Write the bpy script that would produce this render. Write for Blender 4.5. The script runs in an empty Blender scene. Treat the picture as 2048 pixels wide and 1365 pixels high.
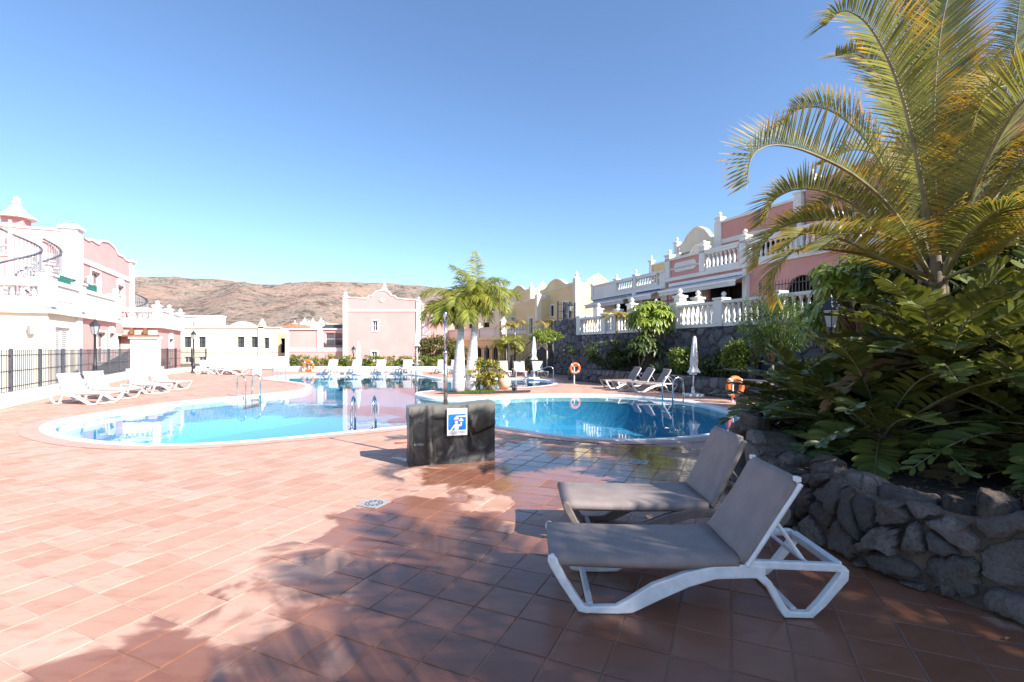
import bpy, math, random
from math import sin, cos, pi, radians, sqrt, hypot, atan2
from mathutils import Vector, Matrix
from mathutils.geometry import tessellate_polygon
from mathutils import noise as mnoise

SC = bpy.context.scene
COL = SC.collection
# ------------------------------------------------------------------ camera
F, HZ, EYE = 970.0, 698.0, 1.6          # focal length in photo pixels, horizon row, eye height
cam_d = bpy.data.cameras.new('camera')
cam_d.sensor_width = 36.0
cam_d.lens = F / 2048 * 36.0
cam_d.shift_y = (HZ - 682.5) / 2048
cam_d.clip_start = 0.05
cam_d.clip_end = 6000
cam = bpy.data.objects.new('camera', cam_d)
cam.location = (0, 0, EYE)
cam.rotation_euler = (pi / 2, 0, 0)
COL.objects.link(cam)
SC.camera = cam
# ------------------------------------------------------------------ sky and sun
SUN_AZ = Vector((0.79, -0.61, 0)).normalized()      # towards the sun, on the ground
SUN_EL = radians(36)
w = bpy.data.worlds.new('World')
SC.world = w
w.use_nodes = True
nt = w.node_tree
bg = nt.nodes['Background']
sky = nt.nodes.new('ShaderNodeTexSky')
sky.sky_type = 'NISHITA'
sky.sun_disc = False
sky.sun_elevation = SUN_EL
sky.sun_rotation = atan2(SUN_AZ.x, SUN_AZ.y)
sky.air_density = 1.0
sky.dust_density = 0.45
sky.ozone_density = 5.2
sky.altitude = 50
nt.links.new(sky.outputs[0], bg.inputs[0])
bg.inputs[1].default_value = 0.118
sd = bpy.data.lights.new('sun', 'SUN')
sd.energy = 5.0
sd.angle = radians(0.53)
sd.color = (1.0, 0.95, 0.89)
so = bpy.data.objects.new('sun', sd)
so.rotation_euler = Vector((SUN_AZ.x * cos(SUN_EL), SUN_AZ.y * cos(SUN_EL), sin(SUN_EL))).to_track_quat('Z', 'Y').to_euler()
so.location = (20, -20, 30)
COL.objects.link(so)
SC.view_settings.view_transform = 'Standard'
SC.view_settings.look = 'None'
SC.view_settings.exposure = 1.08
SC.view_settings.gamma = 1.0
SC.view_settings.use_curve_mapping = False
SC.cycles.max_bounces = 8
SC.cycles.transparent_max_bounces = 12
SC.cycles.caustics_reflective = False
SC.cycles.caustics_refractive = False

# ------------------------------------------------------------------ measuring
def at(u, v, d):
    return Vector(((u - 1024) / F * d, d, EYE - (v - HZ) / F * d))
def gp(u, v):
    d = EYE * F / (v - HZ)
    return Vector(((u - 1024) / F * d, d, 0))

# ------------------------------------------------------------------ building blocks
class MB:
    def __init__(s):
        s.v, s.f, s.a = [], [], []
    def add(s, vs, fs, at_=None):
        o = len(s.v)
        s.v.extend([tuple(p) for p in vs])
        s.a.extend(at_ if at_ is not None else [0.0] * len(vs))
        s.f.extend([tuple(i + o for i in f) for f in fs])
    def box(s, x0, x1, y0, y1, z0, z1, M=None):
        if x0 > x1: x0, x1 = x1, x0
        if y0 > y1: y0, y1 = y1, y0
        if z0 > z1: z0, z1 = z1, z0
        vs = [Vector(p) for p in ((x0,y0,z0),(x1,y0,z0),(x1,y1,z0),(x0,y1,z0),(x0,y0,z1),(x1,y0,z1),(x1,y1,z1),(x0,y1,z1))]
        if M: vs = [M @ p for p in vs]
        s.add(vs, [(0,3,2,1),(4,5,6,7),(0,1,5,4),(1,2,6,5),(2,3,7,6),(3,0,4,7)])
    def tube(s, pts, rad, seg=8, cap=True, flat=1.0):
        pts = [Vector(p) for p in pts]
        n = len(pts)
        if not hasattr(rad, '__len__'): rad = [rad] * n
        vs, fs = [], []
        prev = None
        for i, p in enumerate(pts):
            t = (pts[min(i+1, n-1)] - pts[max(i-1, 0)])
            t = t.normalized() if t.length > 1e-9 else Vector((0,0,1))
            if prev is None:
                up = Vector((0,0,1)) if abs(t.z) < 0.9 else Vector((1,0,0))
                e1 = t.cross(up).normalized()
            else:
                e1 = (prev - t * prev.dot(t))
                e1 = e1.normalized() if e1.length > 1e-6 else t.orthogonal().normalized()
            prev = e1
            e2 = t.cross(e1)
            for k in range(seg):
                a = 2 * pi * k / seg
                vs.append(p + e1 * cos(a) * rad[i] + e2 * sin(a) * rad[i] * flat)
        for i in range(n - 1):
            for k in range(seg):
                k2 = (k + 1) % seg
                fs.append((i*seg+k, i*seg+k2, (i+1)*seg+k2, (i+1)*seg+k))
        if cap:
            fs.append(tuple(range(seg - 1, -1, -1)))
            fs.append(tuple((n-1)*seg + k for k in range(seg)))
        s.add(vs, fs)
    def lathe(s, prof, c=(0,0,0), seg=12, rot=0.0):
        c = Vector(c)
        n = len(prof)
        vs, fs = [], []
        for r, z in prof:
            for k in range(seg):
                a = 2 * pi * k / seg + rot
                vs.append(c + Vector((r * cos(a), r * sin(a), z)))
        for i in range(n - 1):
            for k in range(seg):
                k2 = (k + 1) % seg
                fs.append((i*seg+k, i*seg+k2, (i+1)*seg+k2, (i+1)*seg+k))
        fs.append(tuple(range(seg - 1, -1, -1)))
        fs.append(tuple((n-1)*seg + k for k in range(seg)))
        s.add(vs, fs)
    def prism(s, poly, a0, a1, axis='y'):
        """polygon (p,q) extruded: axis y -> (x,z) polygon; axis x -> (y,z); axis z -> (x,y)"""
        n = len(poly)
        def mk(p, q, a):
            return {'y': (p, a, q), 'x': (a, p, q), 'z': (p, q, a)}[axis]
        vs = [mk(p, q, a0) for p, q in poly] + [mk(p, q, a1) for p, q in poly]
        fs = [tuple(range(n - 1, -1, -1)), tuple(range(n, 2 * n))]
        for i in range(n):
            j = (i + 1) % n
            fs.append((i, j, n + j, n + i))
        s.add(vs, fs)
    def ribbon(s, path, widths, y0, y1):
        """band in the x-z plane along path, with per-point width, from y0 to y1"""
        n = len(path)
        L, Rr = [], []
        for i in range(n):
            a = Vector(path[max(i-1, 0)]); b = Vector(path[min(i+1, n-1)])
            t = (b - a).normalized(); nn = Vector((-t.y, t.x)); p = Vector(path[i])
            L.append(p + nn * widths[i] / 2); Rr.append(p - nn * widths[i] / 2)
        vs = []
        for i in range(n):
            vs += [(L[i].x, y0, L[i].y), (Rr[i].x, y0, Rr[i].y), (Rr[i].x, y1, Rr[i].y), (L[i].x, y1, L[i].y)]
        fs = [(0,1,2,3), tuple(4*(n-1)+k for k in (3,2,1,0))]
        for i in range(n - 1):
            for k in range(4):
                k2 = (k + 1) % 4
                fs.append((4*i+k, 4*(i+1)+k, 4*(i+1)+k2, 4*i+k2))
        s.add(vs, fs)
    def build(s, name, mat, parent=None, smooth=False, bevel=0.0, subsurf=0):
        me = bpy.data.meshes.new(name)
        me.from_pydata(s.v, [], s.f)
        if any(s.a):
            at_ = me.attributes.new('tip', 'FLOAT', 'POINT')
            at_.data.foreach_set('value', s.a)
        me.update()
        if smooth:
            me.polygons.foreach_set('use_smooth', [True] * len(me.polygons))
        me.materials.append(mat)
        return link(name, me, parent, bevel)
def link(name, me, parent=None, bevel=0.0):
    o = bpy.data.objects.new(name, me)
    COL.objects.link(o)
    if parent is not None: o.parent = parent
    if bevel:
        b = o.modifiers.new('bevel', 'BEVEL'); b.width = bevel; b.segments = 2; b.limit_method = 'ANGLE'; b.angle_limit = radians(40)
    return o
def tag(o, label, cat, group=None, kind=None):
    if label: o['label'] = label
    if cat: o['category'] = cat
    if group: o['group'] = group
    if kind: o['kind'] = kind
    return o
def thing(name, label, cat, loc=(0,0,0), rz=0.0, group=None):
    o = bpy.data.objects.new(name, None)
    o.empty_display_size = 0.2
    COL.objects.link(o)
    o.location = loc; o.rotation_euler = (0, 0, rz)
    return tag(o, label, cat, group)
def dup(root, loc, rz=0.0, label=None, scale=None):
    def rec(o, par):
        c = o.copy(); COL.objects.link(c)
        if par is not None: c.parent = par
        for ch in o.children: rec(ch, c)
        return c
    r = rec(root, None)
    r.location = loc; r.rotation_euler = (0, 0, rz)
    if label: r['label'] = label
    if scale: r.scale = (scale,) * 3
    return r
def struct(o):
    o['kind'] = 'structure'
    return o

# ------------------------------------------------------------------ materials
class N:
    """tiny node-graph helper"""
    def __init__(s, name):
        s.m = bpy.data.materials.new(name); s.m.use_nodes = True
        s.t = s.m.node_tree; s.b = s.t.nodes['Principled BSDF']; s.out = s.t.nodes['Material Output']
    def n(s, typ, **kw):
        x = s.t.nodes.new(typ)
        for k, v in kw.items(): setattr(x, k, v)
        return x
    def l(s, a, b): s.t.links.new(a, b)
    def val(s, x, sock):
        if isinstance(x, (int, float, tuple, list)): sock.default_value = x
        else: s.l(x, sock)
    def math(s, op, a, b=0.0, c=None, clamp=False):
        x = s.n('ShaderNodeMath', operation=op, use_clamp=clamp)
        s.val(a, x.inputs[0]); s.val(b, x.inputs[1])
        if c is not None: s.val(c, x.inputs[2])
        return x.outputs[0]
    def mix(s, f, a, b, blend='MIX'):
        x = s.n('ShaderNodeMix', data_type='RGBA', blend_type=blend)
        s.val(f, x.inputs[0])
        for v, i in ((a, 6), (b, 7)):
            if isinstance(v, (tuple, list)): x.inputs[i].default_value = tuple(v)[:3] + (1,)
            else: s.l(v, x.inputs[i])
        return x.outputs[2]
    def noise(s, scale, detail=4, vec=None, rough=0.55, dist=0.0):
        x = s.n('ShaderNodeTexNoise'); x.inputs['Scale'].default_value = scale; x.inputs['Detail'].default_value = detail
        x.inputs['Roughness'].default_value = rough; x.inputs['Distortion'].default_value = dist
        if vec is not None: s.l(vec, x.inputs['Vector'])
        return x.outputs[0]
    def ramp(s, f, a, b):
        x = s.n('ShaderNodeMapRange', interpolation_type='SMOOTHSTEP'); s.l(f, x.inputs[0]); x.inputs[1].default_value = a; x.inputs[2].default_value = b
        return x.outputs[0]
    def obj(s): return s.n('ShaderNodeTexCoord').outputs['Object']
    def pos(s): return s.n('ShaderNodeNewGeometry').outputs['Position']
    def bump(s, h, st=0.3, dist=0.02):
        x = s.n('ShaderNodeBump'); x.inputs['Strength'].default_value = st; x.inputs['Distance'].default_value = dist
        s.l(h, x.inputs['Height']); s.l(x.outputs[0], s.b.inputs['Normal'])
    def set(s, col=None, rough=None, metal=None, spec=None):
        if col is not None:
            if isinstance(col, (tuple, list)): s.b.inputs['Base Color'].default_value = tuple(col)[:3] + (1,)
            else: s.l(col, s.b.inputs['Base Color'])
        if rough is not None: s.val(rough, s.b.inputs['Roughness'])
        if metal is not None: s.b.inputs['Metallic'].default_value = metal
        if spec is not None: s.b.inputs['Specular IOR Level'].default_value = spec
        return s
def mul(c, k): return tuple(min(1, x * k) for x in c)
def plain(name, c, rough=0.6, var=0.15, scale=3.0, bump=0.0, bscale=60, metal=0.0, spec=0.5):
    g = N(name); p = g.pos()
    n1 = g.noise(scale, 5, p)
    g.set(g.mix(g.ramp(n1, 0.3, 0.7), mul(c, 1 - var), mul(c, 1 + var * 0.6)), rough, metal, spec)
    if bump: g.bump(g.noise(bscale, 4, p), bump, 0.01)
    return g.m
def plaster(name, c, streak=0.18):
    g = N(name); p = g.pos()
    big = g.noise(0.6, 4, p); fine = g.noise(7, 5, p)
    mp = g.n('ShaderNodeMapping'); mp.inputs['Scale'].default_value = (2.2, 2.2, 0.18); g.l(p, mp.inputs[0])
    st = g.noise(1.6, 5, mp.outputs[0], 0.65)
    col = g.mix(g.ramp(big, 0.3, 0.7), mul(c, 0.93), mul(c, 1.04))
    col = g.mix(g.math('MULTIPLY', g.ramp(st, 0.56, 0.8), streak), col, mul((0.42, 0.40, 0.36), 1.0))
    col = g.mix(g.math('MULTIPLY', g.ramp(fine, 0.6, 0.8), 0.12), col, mul(c, 0.75))
    g.set(col, 0.85, 0, 0.25)
    g.bump(g.noise(45, 4, p), 0.25, 0.01)
    return g.m
def leafmat(name, c1, c2, tip=None, trans=0.35, rough=0.45, gloss=0.5, tipa=0.55, tipb=0.95):
    g = N(name)
    geo = g.n('ShaderNodeNewGeometry')
    col = g.mix(geo.outputs['Random Per Island'], c1, c2)
    big = g.noise(1.7, 3, geo.outputs['Position'])
    col = g.mix(g.math('MULTIPLY', g.ramp(big, 0.4, 0.7), 0.5), col, mul(c2, 1.1))
    if tip:
        a = g.n('ShaderNodeAttribute', attribute_name='tip')
        nz = g.noise(4.0, 3, geo.outputs['Position'])
        f = g.math('MULTIPLY', g.ramp(a.outputs['Fac'], tipa, tipb), g.ramp(nz, 0.35, 0.6))
        col = g.mix(f, col, tip)
    g.set(col, rough, 0, gloss)
    tr = g.n('ShaderNodeBsdfTranslucent'); g.l(g.mix(1.0, col, (1.0, 0.95, 0.45), 'MULTIPLY'), tr.inputs[0])
    mx = g.n('ShaderNodeMixShader'); mx.inputs[0].default_value = trans
    g.l(g.b.outputs[0], mx.inputs[1]); g.l(tr.outputs[0], mx.inputs[2]); g.l(mx.outputs[0], g.out.inputs[0])
    return g.m

M = {}
M['white'] = plaster('white_render', (0.80, 0.77, 0.73), 0.18)
M['trim'] = plaster('cream_white_trim', (0.74, 0.70, 0.63), 0.26)
M['pink'] = plaster('pink_render', (0.70, 0.39, 0.355), 0.16)
M['salmon'] = plaster('salmon_render', (0.62, 0.30, 0.245), 0.18)
M['yellow'] = plaster('yellow_render', (0.74, 0.56, 0.30), 0.16)
M['paleyellow'] = plaster('pale_yellow_render', (0.84, 0.76, 0.56), 0.10)
M['cream'] = plaster('cream_render', (0.73, 0.64, 0.48), 0.16)
M['ochre'] = plaster('ochre_render', (0.68, 0.50, 0.27), 0.12)
M['rooft'] = plain('terracotta_roof', (0.45, 0.20, 0.12), 0.8, 0.25, 4, 0.3, 20)
M['iron'] = plain('black_iron', (0.025, 0.026, 0.03), 0.45, 0.2, 8)
M['iron_grey'] = plain('grey_iron', (0.07, 0.075, 0.09), 0.5, 0.2, 8)
M['spindle'] = plain('grey_spindle', (0.30, 0.29, 0.31), 0.5, 0.1, 8)
M['white_metal'] = plain('white_metal', (0.75, 0.74, 0.72), 0.4, 0.06, 5)
M['green_net'] = plain('green_netting', (0.02, 0.17, 0.13), 0.8, 0.3, 12)
M['dark_net'] = plain('dark_green_net', (0.06, 0.10, 0.10), 0.9, 0.3, 12)
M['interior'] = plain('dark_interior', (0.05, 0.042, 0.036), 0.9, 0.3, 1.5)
M['wood'] = plain('brown_wood', (0.20, 0.10, 0.05), 0.6, 0.25, 6)
M['awning'] = plain('awning_cloth', (0.62, 0.58, 0.54), 0.85, 0.08, 5)
M['darkglassframe'] = plain('window_frame_white', (0.72, 0.70, 0.66), 0.5, 0.05, 4)
g = N('window_glass'); g.set(g.mix(g.noise(0.8, 2, g.pos()), (0.03, 0.035, 0.04), (0.10, 0.11, 0.12)), 0.06, 0, 0.9); M['glass'] = g.m
g = N('stainless_steel'); g.set((0.62, 0.62, 0.63), 0.18, 1.0); M['steel'] = g.m
g = N('rusty_steel')
g.set(g.mix(g.ramp(g.noise(14, 5, g.pos()), 0.45, 0.65), (0.42, 0.40, 0.38), (0.20, 0.13, 0.10)), 0.38, 0.8); M['rusty'] = g.m
M['white_plastic'] = plain('white_resin', (0.78, 0.78, 0.78), 0.38, 0.10, 14, 0.08, 120)
M['taupe_plastic'] = plain('taupe_resin', (0.20, 0.165, 0.145), 0.42, 0.10, 9, 0.08, 90)
def sling(name, c):
    g = N(name); o = g.obj()
    wv = g.n('ShaderNodeTexWave', wave_type='BANDS', bands_direction='X'); wv.inputs['Scale'].default_value = 160; g.l(o, wv.inputs[0])
    wv2 = g.n('ShaderNodeTexWave', wave_type='BANDS', bands_direction='Y'); wv2.inputs['Scale'].default_value = 160; g.l(o, wv2.inputs[0])
    h = g.math('ADD', wv.outputs[1], wv2.outputs[1])
    nz = g.noise(6, 4, o)
    g.set(g.mix(g.ramp(nz, 0.3, 0.75), mul(c, 0.88), mul(c, 1.08)), 0.62, 0, 0.35)
    g.bump(h, 0.12, 0.002)
    return g.m
M['sling_taupe'] = sling('taupe_sling', (0.265, 0.215, 0.195))
M['sling_grey'] = sling('light_grey_sling', (0.52, 0.48, 0.44))
M['orange'] = plain('orange_ring', (0.80, 0.17, 0.04), 0.5, 0.12, 8)
M['band'] = plain('ring_band', (0.72, 0.66, 0.60), 0.6, 0.1, 6)
M['parasol'] = plain('parasol_cloth', (0.72, 0.70, 0.68), 0.85, 0.08, 6)
M['pot'] = plain('clay_pot', (0.60, 0.42, 0.30), 0.8, 0.15, 8)
M['soil'] = plain('soil', (0.055, 0.036, 0.026), 0.95, 0.4, 9, 0.7, 35)
M['coping'] = plain('white_coping', (0.78, 0.77, 0.74), 0.45, 0.10, 3, 0.1, 40)
M['hose'] = plain('red_hose', (0.45, 0.06, 0.03), 0.5, 0.1, 8)
M['sign_white'] = plain('sign_white', (0.80, 0.80, 0.80), 0.3, 0.03, 4)
M['sign_blue'] = plain('sign_blue', (0.012, 0.16, 0.55), 0.3, 0.05, 4)
M['sign_ink'] = plain('sign_ink', (0.20, 0.17, 0.28), 0.5, 0.05, 4)
M['sign_red'] = plain('sign_red', (0.60, 0.10, 0.09), 0.5, 0.05, 4)
M['lamp_glass'] = plain('lamp_glass', (0.36, 0.40, 0.40), 0.15, 0.05, 4)
def stonemat(name, c1, c2, c3, sc=3.0, lich=0.25):
    g = N(name); geo = g.n('ShaderNodeNewGeometry'); oi = g.n('ShaderNodeObjectInfo')
    p = geo.outputs['Position']
    rnd = g.math('FRACT', g.math('ADD', oi.outputs['Random'], geo.outputs['Random Per Island']))
    base = g.mix(rnd, c1, c2)
    n1 = g.noise(sc, 6, p, 0.65)
    base = g.mix(g.ramp(n1, 0.42, 0.68), base, c3)
    n2 = g.noise(sc * 9, 5, p, 0.7)
    base = g.mix(g.math('MULTIPLY', g.ramp(n2, 0.45, 0.7), 0.45), base, mul(c1, 0.55))
    vo = g.n('ShaderNodeTexVoronoi'); vo.inputs['Scale'].default_value = sc * 16; g.l(p, vo.inputs['Vector'])
    pit = g.ramp(vo.outputs['Distance'], 0.0, 0.35)
    n3 = g.noise(sc * 2.3, 6, p, 0.7)
    base = g.mix(g.math('MULTIPLY', g.ramp(n3, 0.6, 0.72), lich), base, (0.34, 0.30, 0.26))
    g.set(base, 0.88, 0, 0.3)
    g.bump(g.math('ADD', g.math('MULTIPLY', pit, 0.25), g.math('ADD', n2, g.math('MULTIPLY', n1, 1.2))), 0.75, 0.03)
    return g.m
M['stone'] = stonemat('basalt_stone', (0.060, 0.047, 0.041), (0.26, 0.215, 0.185), (0.165, 0.12, 0.09), 4.5, 0.45)
M['stone_far'] = stonemat('grey_basalt', (0.10, 0.10, 0.11), (0.22, 0.215, 0.22), (0.15, 0.14, 0.135), 1.5, 0.3)
M['mortar'] = plain('mortar', (0.16, 0.115, 0.085), 0.95, 0.45, 7, 0.8, 50)
M['mortar_far'] = plain('dark_mortar', (0.08, 0.078, 0.08), 0.95, 0.35, 4, 0.6, 30)

# ================================================================== deck and pool
OUT_PX = [(76,856),(86,869),(153,884),(252,892),(352,893),(485,886),(640,872),(740,862),(814,855),(900,850),(989,855),(1066,869),
 (1152,878),(1240,883),(1298,883),(1398,876),(1481,863),(1510,848),(1491,828),(1431,811),(1365,800),(1232,790),(1099,788),(966,793),
 (900,796),(862,793),(840,787),(850,783.3),(885,781.5),(950,780.5),(1028,777),(1085,773),(1116,768),(1103,761),(1060,757.5),(1009,756),
 (940,756.5),(895,757),(870,755),(850,751),(817,748),(760,746.5),(698,746),(620,748),(560,751),(532,755),(527,758),(545,761),(575,763.8),
 (602,768),(612,773),(603,779),(584,783),(520,789),(452,795),(385,801),(319,808),(219,823),(120,839),(84,849)]
def catmull(pts, k=5):
    n = len(pts); r = []
    for i in range(n):
        p0, p1, p2, p3 = pts[i-1], pts[i], pts[(i+1) % n], pts[(i+2) % n]
        for j in range(k):
            t = j / k
            r.append(0.5 * ((2*p1) + (p2-p0)*t + (2*p0-5*p1+4*p2-p3)*t*t + (3*p1-p0-3*p2+p3)*t**3))
    return r
pool_out = catmull([gp(u, v) for u, v in OUT_PX])
def resample(p, step):
    n = len(p); L = [0]
    for i in range(n): L.append(L[-1] + (p[(i+1) % n] - p[i]).length)
    m = int(L[-1] / step); r = []; k = 0
    for j in range(m):
        s_ = L[-1] * j / m
        while L[k+1] < s_: k += 1
        r.append(p[k].lerp(p[(k+1) % n], (s_ - L[k]) / max(1e-9, L[k+1] - L[k])))
    return r
pool_out = resample(pool_out, 0.28)
for _ in range(3):
    pool_out = [(pool_out[i-1] + pool_out[i] * 2 + pool_out[(i+1) % len(pool_out)]) / 4 for i in range(len(pool_out))]
area = sum(a.x*b.y - b.x*a.y for a, b in zip(pool_out, pool_out[1:] + pool_out[:1]))
if area < 0: pool_out.reverse()
NP = len(pool_out)
def offs(p, d):
    n = len(p); r = []
    for i in range(n):
        t = (p[(i+1) % n] - p[i-1]).normalized()
        r.append(p[i] + Vector((t.y, -t.x, 0)) * d)      # outward is right of travel (ccw)
    return r
pool_in = offs(pool_out, -0.26)          # waterline
pool_ring = offs(pool_out, 0.30)         # outer edge of the pink border
def inside(p, poly):
    c = False; n = len(poly); j = n - 1
    for i in range(n):
        a, b = poly[i], poly[j]
        if (a.y > p.y) != (b.y > p.y) and p.x < (b.x - a.x) * (p.y - a.y) / (b.y - a.y) + a.x: c = not c
        j = i
    return c
keep_edge = offs(pool_out, 0.05)

TILE = 0.29; TANG = radians(-24.2); TORG = Vector((-1.262, 2.837, 0))
def tilemat(name, sheet):
    g = N(name); p = g.pos()
    mp = g.n('ShaderNodeMapping', vector_type='TEXTURE')
    mp.inputs['Location'].default_value = TORG; mp.inputs['Rotation'].default_value = (0, 0, TANG); mp.inputs['Scale'].default_value = (TILE, TILE, 1)
    g.l(p, mp.inputs[0])
    fl = g.n('ShaderNodeVectorMath', operation='FLOOR'); g.l(mp.outputs[0], fl.inputs[0])
    sx = g.n('ShaderNodeSeparateXYZ'); g.l(fl.outputs[0], sx.inputs[0])
    cx = g.n('ShaderNodeCombineXYZ'); g.l(sx.outputs[0], cx.inputs[0]); g.l(sx.outputs[1], cx.inputs[1])
    wn = g.n('ShaderNodeTexWhiteNoise', noise_dimensions='3D'); g.l(cx.outputs[0], wn.inputs[0])
    # burnt, flashed clay: every tile its own tone with streaks across it
    tone = g.mix(wn.outputs['Value'], (0.45, 0.245, 0.168), (0.56, 0.335, 0.245))
    off = g.n('ShaderNodeVectorMath', operation='MULTIPLY_ADD')
    g.l(wn.outputs['Color'], off.inputs[0]); off.inputs[1].default_value = (40, 40, 0); g.l(p, off.inputs[2])
    m2 = g.n('ShaderNodeMapping'); m2.inputs['Rotation'].default_value = (0, 0, radians(24)); m2.inputs['Scale'].default_value = (1, 3.0, 1); g.l(off.outputs[0], m2.inputs[0])
    flash = g.noise(3.0, 5, m2.outputs[0], 0.6, 0.3)
    tone = g.mix(g.math('MULTIPLY', g.ramp(flash, 0.45, 0.75), 0.75), tone, (0.37, 0.175, 0.12))
    tone = g.mix(g.math('MULTIPLY', g.ramp(flash, 0.25, 0.42), -0.5), tone, (0.3, 0.2, 0.15)) if False else tone
    dust = g.noise(0.9, 5, p, 0.6)
    tone = g.mix(g.math('MULTIPLY', g.ramp(dust, 0.4, 0.7), 0.35), tone, (0.56, 0.40, 0.32))
    stain = g.noise(0.55, 7, p, 0.72, 0.8)
    tone = g.mix(g.math('MULTIPLY', g.ramp(stain, 0.54, 0.70), 0.45), tone, (0.30, 0.175, 0.125))
    spots = g.noise(9, 5, p, 0.75)
    tone = g.mix(g.math('MULTIPLY', g.ramp(spots, 0.64, 0.74), 0.5), tone, (0.22, 0.13, 0.09))
    tone = g.mix(g.math('MULTIPLY', g.ramp(spots, 0.36, 0.26), 0.4), tone, (0.66, 0.52, 0.44))
    grit = g.noise(60, 4, p, 0.7)
    tone = g.mix(g.math('MULTIPLY', g.ramp(grit, 0.55, 0.75), 0.25), tone, (0.28, 0.15, 0.10))
    grout = g.mix(g.noise(6, 4, p), (0.62, 0.48, 0.40), (0.30, 0.21, 0.16))
    if sheet:
        fr = g.n('ShaderNodeVectorMath', operation='FRACTION'); g.l(mp.outputs[0], fr.inputs[0])
        s2 = g.n('ShaderNodeSeparateXYZ'); g.l(fr.outputs[0], s2.inputs[0])
        ex = g.math('ABSOLUTE', g.math('SUBTRACT', s2.outputs[0], 0.5)); ey = g.math('ABSOLUTE', g.math('SUBTRACT', s2.outputs[1], 0.5))
        jm = g.math('GREATER_THAN', g.math('MAXIMUM', ex, ey), 0.484)
        tone = g.mix(jm, tone, grout)
    # wet: water splashed from the shower and hosed over the right-hand floor (dark clay, glossy film); the near blob also paints in darker, browner foreground shade
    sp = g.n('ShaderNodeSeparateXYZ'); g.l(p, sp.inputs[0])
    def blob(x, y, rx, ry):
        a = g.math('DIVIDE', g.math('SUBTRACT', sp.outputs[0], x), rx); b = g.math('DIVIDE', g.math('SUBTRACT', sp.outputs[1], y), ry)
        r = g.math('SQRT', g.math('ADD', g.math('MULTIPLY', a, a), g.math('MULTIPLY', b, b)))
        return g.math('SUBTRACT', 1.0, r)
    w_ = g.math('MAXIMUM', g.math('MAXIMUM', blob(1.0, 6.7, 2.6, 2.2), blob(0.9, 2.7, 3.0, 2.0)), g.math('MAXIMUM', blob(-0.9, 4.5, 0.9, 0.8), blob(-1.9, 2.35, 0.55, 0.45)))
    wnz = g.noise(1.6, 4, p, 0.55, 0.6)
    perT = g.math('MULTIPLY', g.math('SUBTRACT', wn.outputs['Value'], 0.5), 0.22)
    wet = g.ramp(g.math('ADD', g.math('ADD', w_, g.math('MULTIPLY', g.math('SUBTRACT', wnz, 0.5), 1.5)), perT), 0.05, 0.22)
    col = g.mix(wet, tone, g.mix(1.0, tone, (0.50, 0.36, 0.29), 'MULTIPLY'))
    puddle = g.ramp(g.math('ADD', g.math('MULTIPLY', blob(1.0, 6.7, 2.8, 2.4), 0.55), g.math('ADD', g.math('MULTIPLY', wnz, 1.0), perT)), 0.58, 0.78)
    rdry = g.math('ADD', 0.55, g.math('MULTIPLY', flash, 0.2))
    rw = g.math('ADD', g.math('MULTIPLY', wet, -0.33), rdry)
    rough = g.math('ADD', rw, g.math('MULTIPLY', g.math('MULTIPLY', wet, puddle), -0.26), None, True)
    g.set(col, g.math('MAXIMUM', rough, 0.05), 0, 0.5)
    hgt = g.math('ADD', g.math('MULTIPLY', flash, 0.5), g.math('MULTIPLY', grit, 0.12))
    bp = g.n('ShaderNodeBump'); bp.inputs['Distance'].default_value = 0.006
    g.l(g.math('SUBTRACT', 0.55, g.math('MULTIPLY', wet, 0.30)), bp.inputs['Strength']); g.l(hgt, bp.inputs['Height']); g.l(bp.outputs[0], g.b.inputs['Normal'])
    return g.m
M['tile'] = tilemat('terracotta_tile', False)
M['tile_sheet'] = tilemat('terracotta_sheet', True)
M['ring'] = plain('pink_border', (0.56, 0.33, 0.255), 0.6, 0.14, 4, 0.15, 40)

DX0, DX1, DY0, DY1 = -42.0, 26.0, -12.0, 36.0
deck_rect = [Vector((DX0,DY0,0)), Vector((DX1,DY0,0)), Vector((DX1,DY1,0)), Vector((DX0,DY1,0))]
def holed(outer, hole, z):
    tri = tessellate_polygon([outer, hole])
    vs = [(p.x, p.y, z) for p in outer + hole]
    fs = []
    for t in tri:
        a, b, c = (Vector(vs[i]) for i in t)
        fs.append(t if (b - a).cross(c - a).z > 0 else (t[0], t[2], t[1]))
    m = MB(); m.add(vs, fs); return m
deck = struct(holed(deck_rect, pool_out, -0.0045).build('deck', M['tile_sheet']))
big = [Vector((-2500,-600,0)), Vector((2500,-600,0)), Vector((2500,3200,0)), Vector((-2500,3200,0))]
M['ground'] = plain('dry_ground', (0.30, 0.22, 0.15), 0.95, 0.3, 0.05)
struct(holed(big, deck_rect, -0.05).build('ground', M['ground']))

def ringmesh(a, b, za, zb, flip=False):
    m = MB(); n = len(a)
    vs = [(p.x, p.y, za) for p in a] + [(p.x, p.y, zb) for p in b]
    fs = [(i, n + i, n + (i+1) % n, (i+1) % n) if not flip else (i, (i+1) % n, n + (i+1) % n, n + i) for i in range(n)]
    m.add(vs, fs); return m
pool = thing('swimming_pool', 'large kidney shaped pool with white coping and blue water', 'pool', (0, 0, 0))
ringmesh(pool_out, pool_ring, 0.007, 0.006).build('border', M['ring'], pool)
cop = MB()
rings = [(pool_out, 0.004), (offs(pool_out, -0.01), 0.014), (offs(pool_out, -0.19), 0.008), (offs(pool_out, -0.235), -0.02), (offs(pool_out, -0.25), -0.07), (pool_in, -0.25)]
for i in range(len(rings) - 1):
    q = ringmesh(rings[i+1][0], rings[i][0], rings[i+1][1], rings[i][1]); cop.add(q.v, q.f)
cop.build('coping', M['coping'], pool, True)
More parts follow.
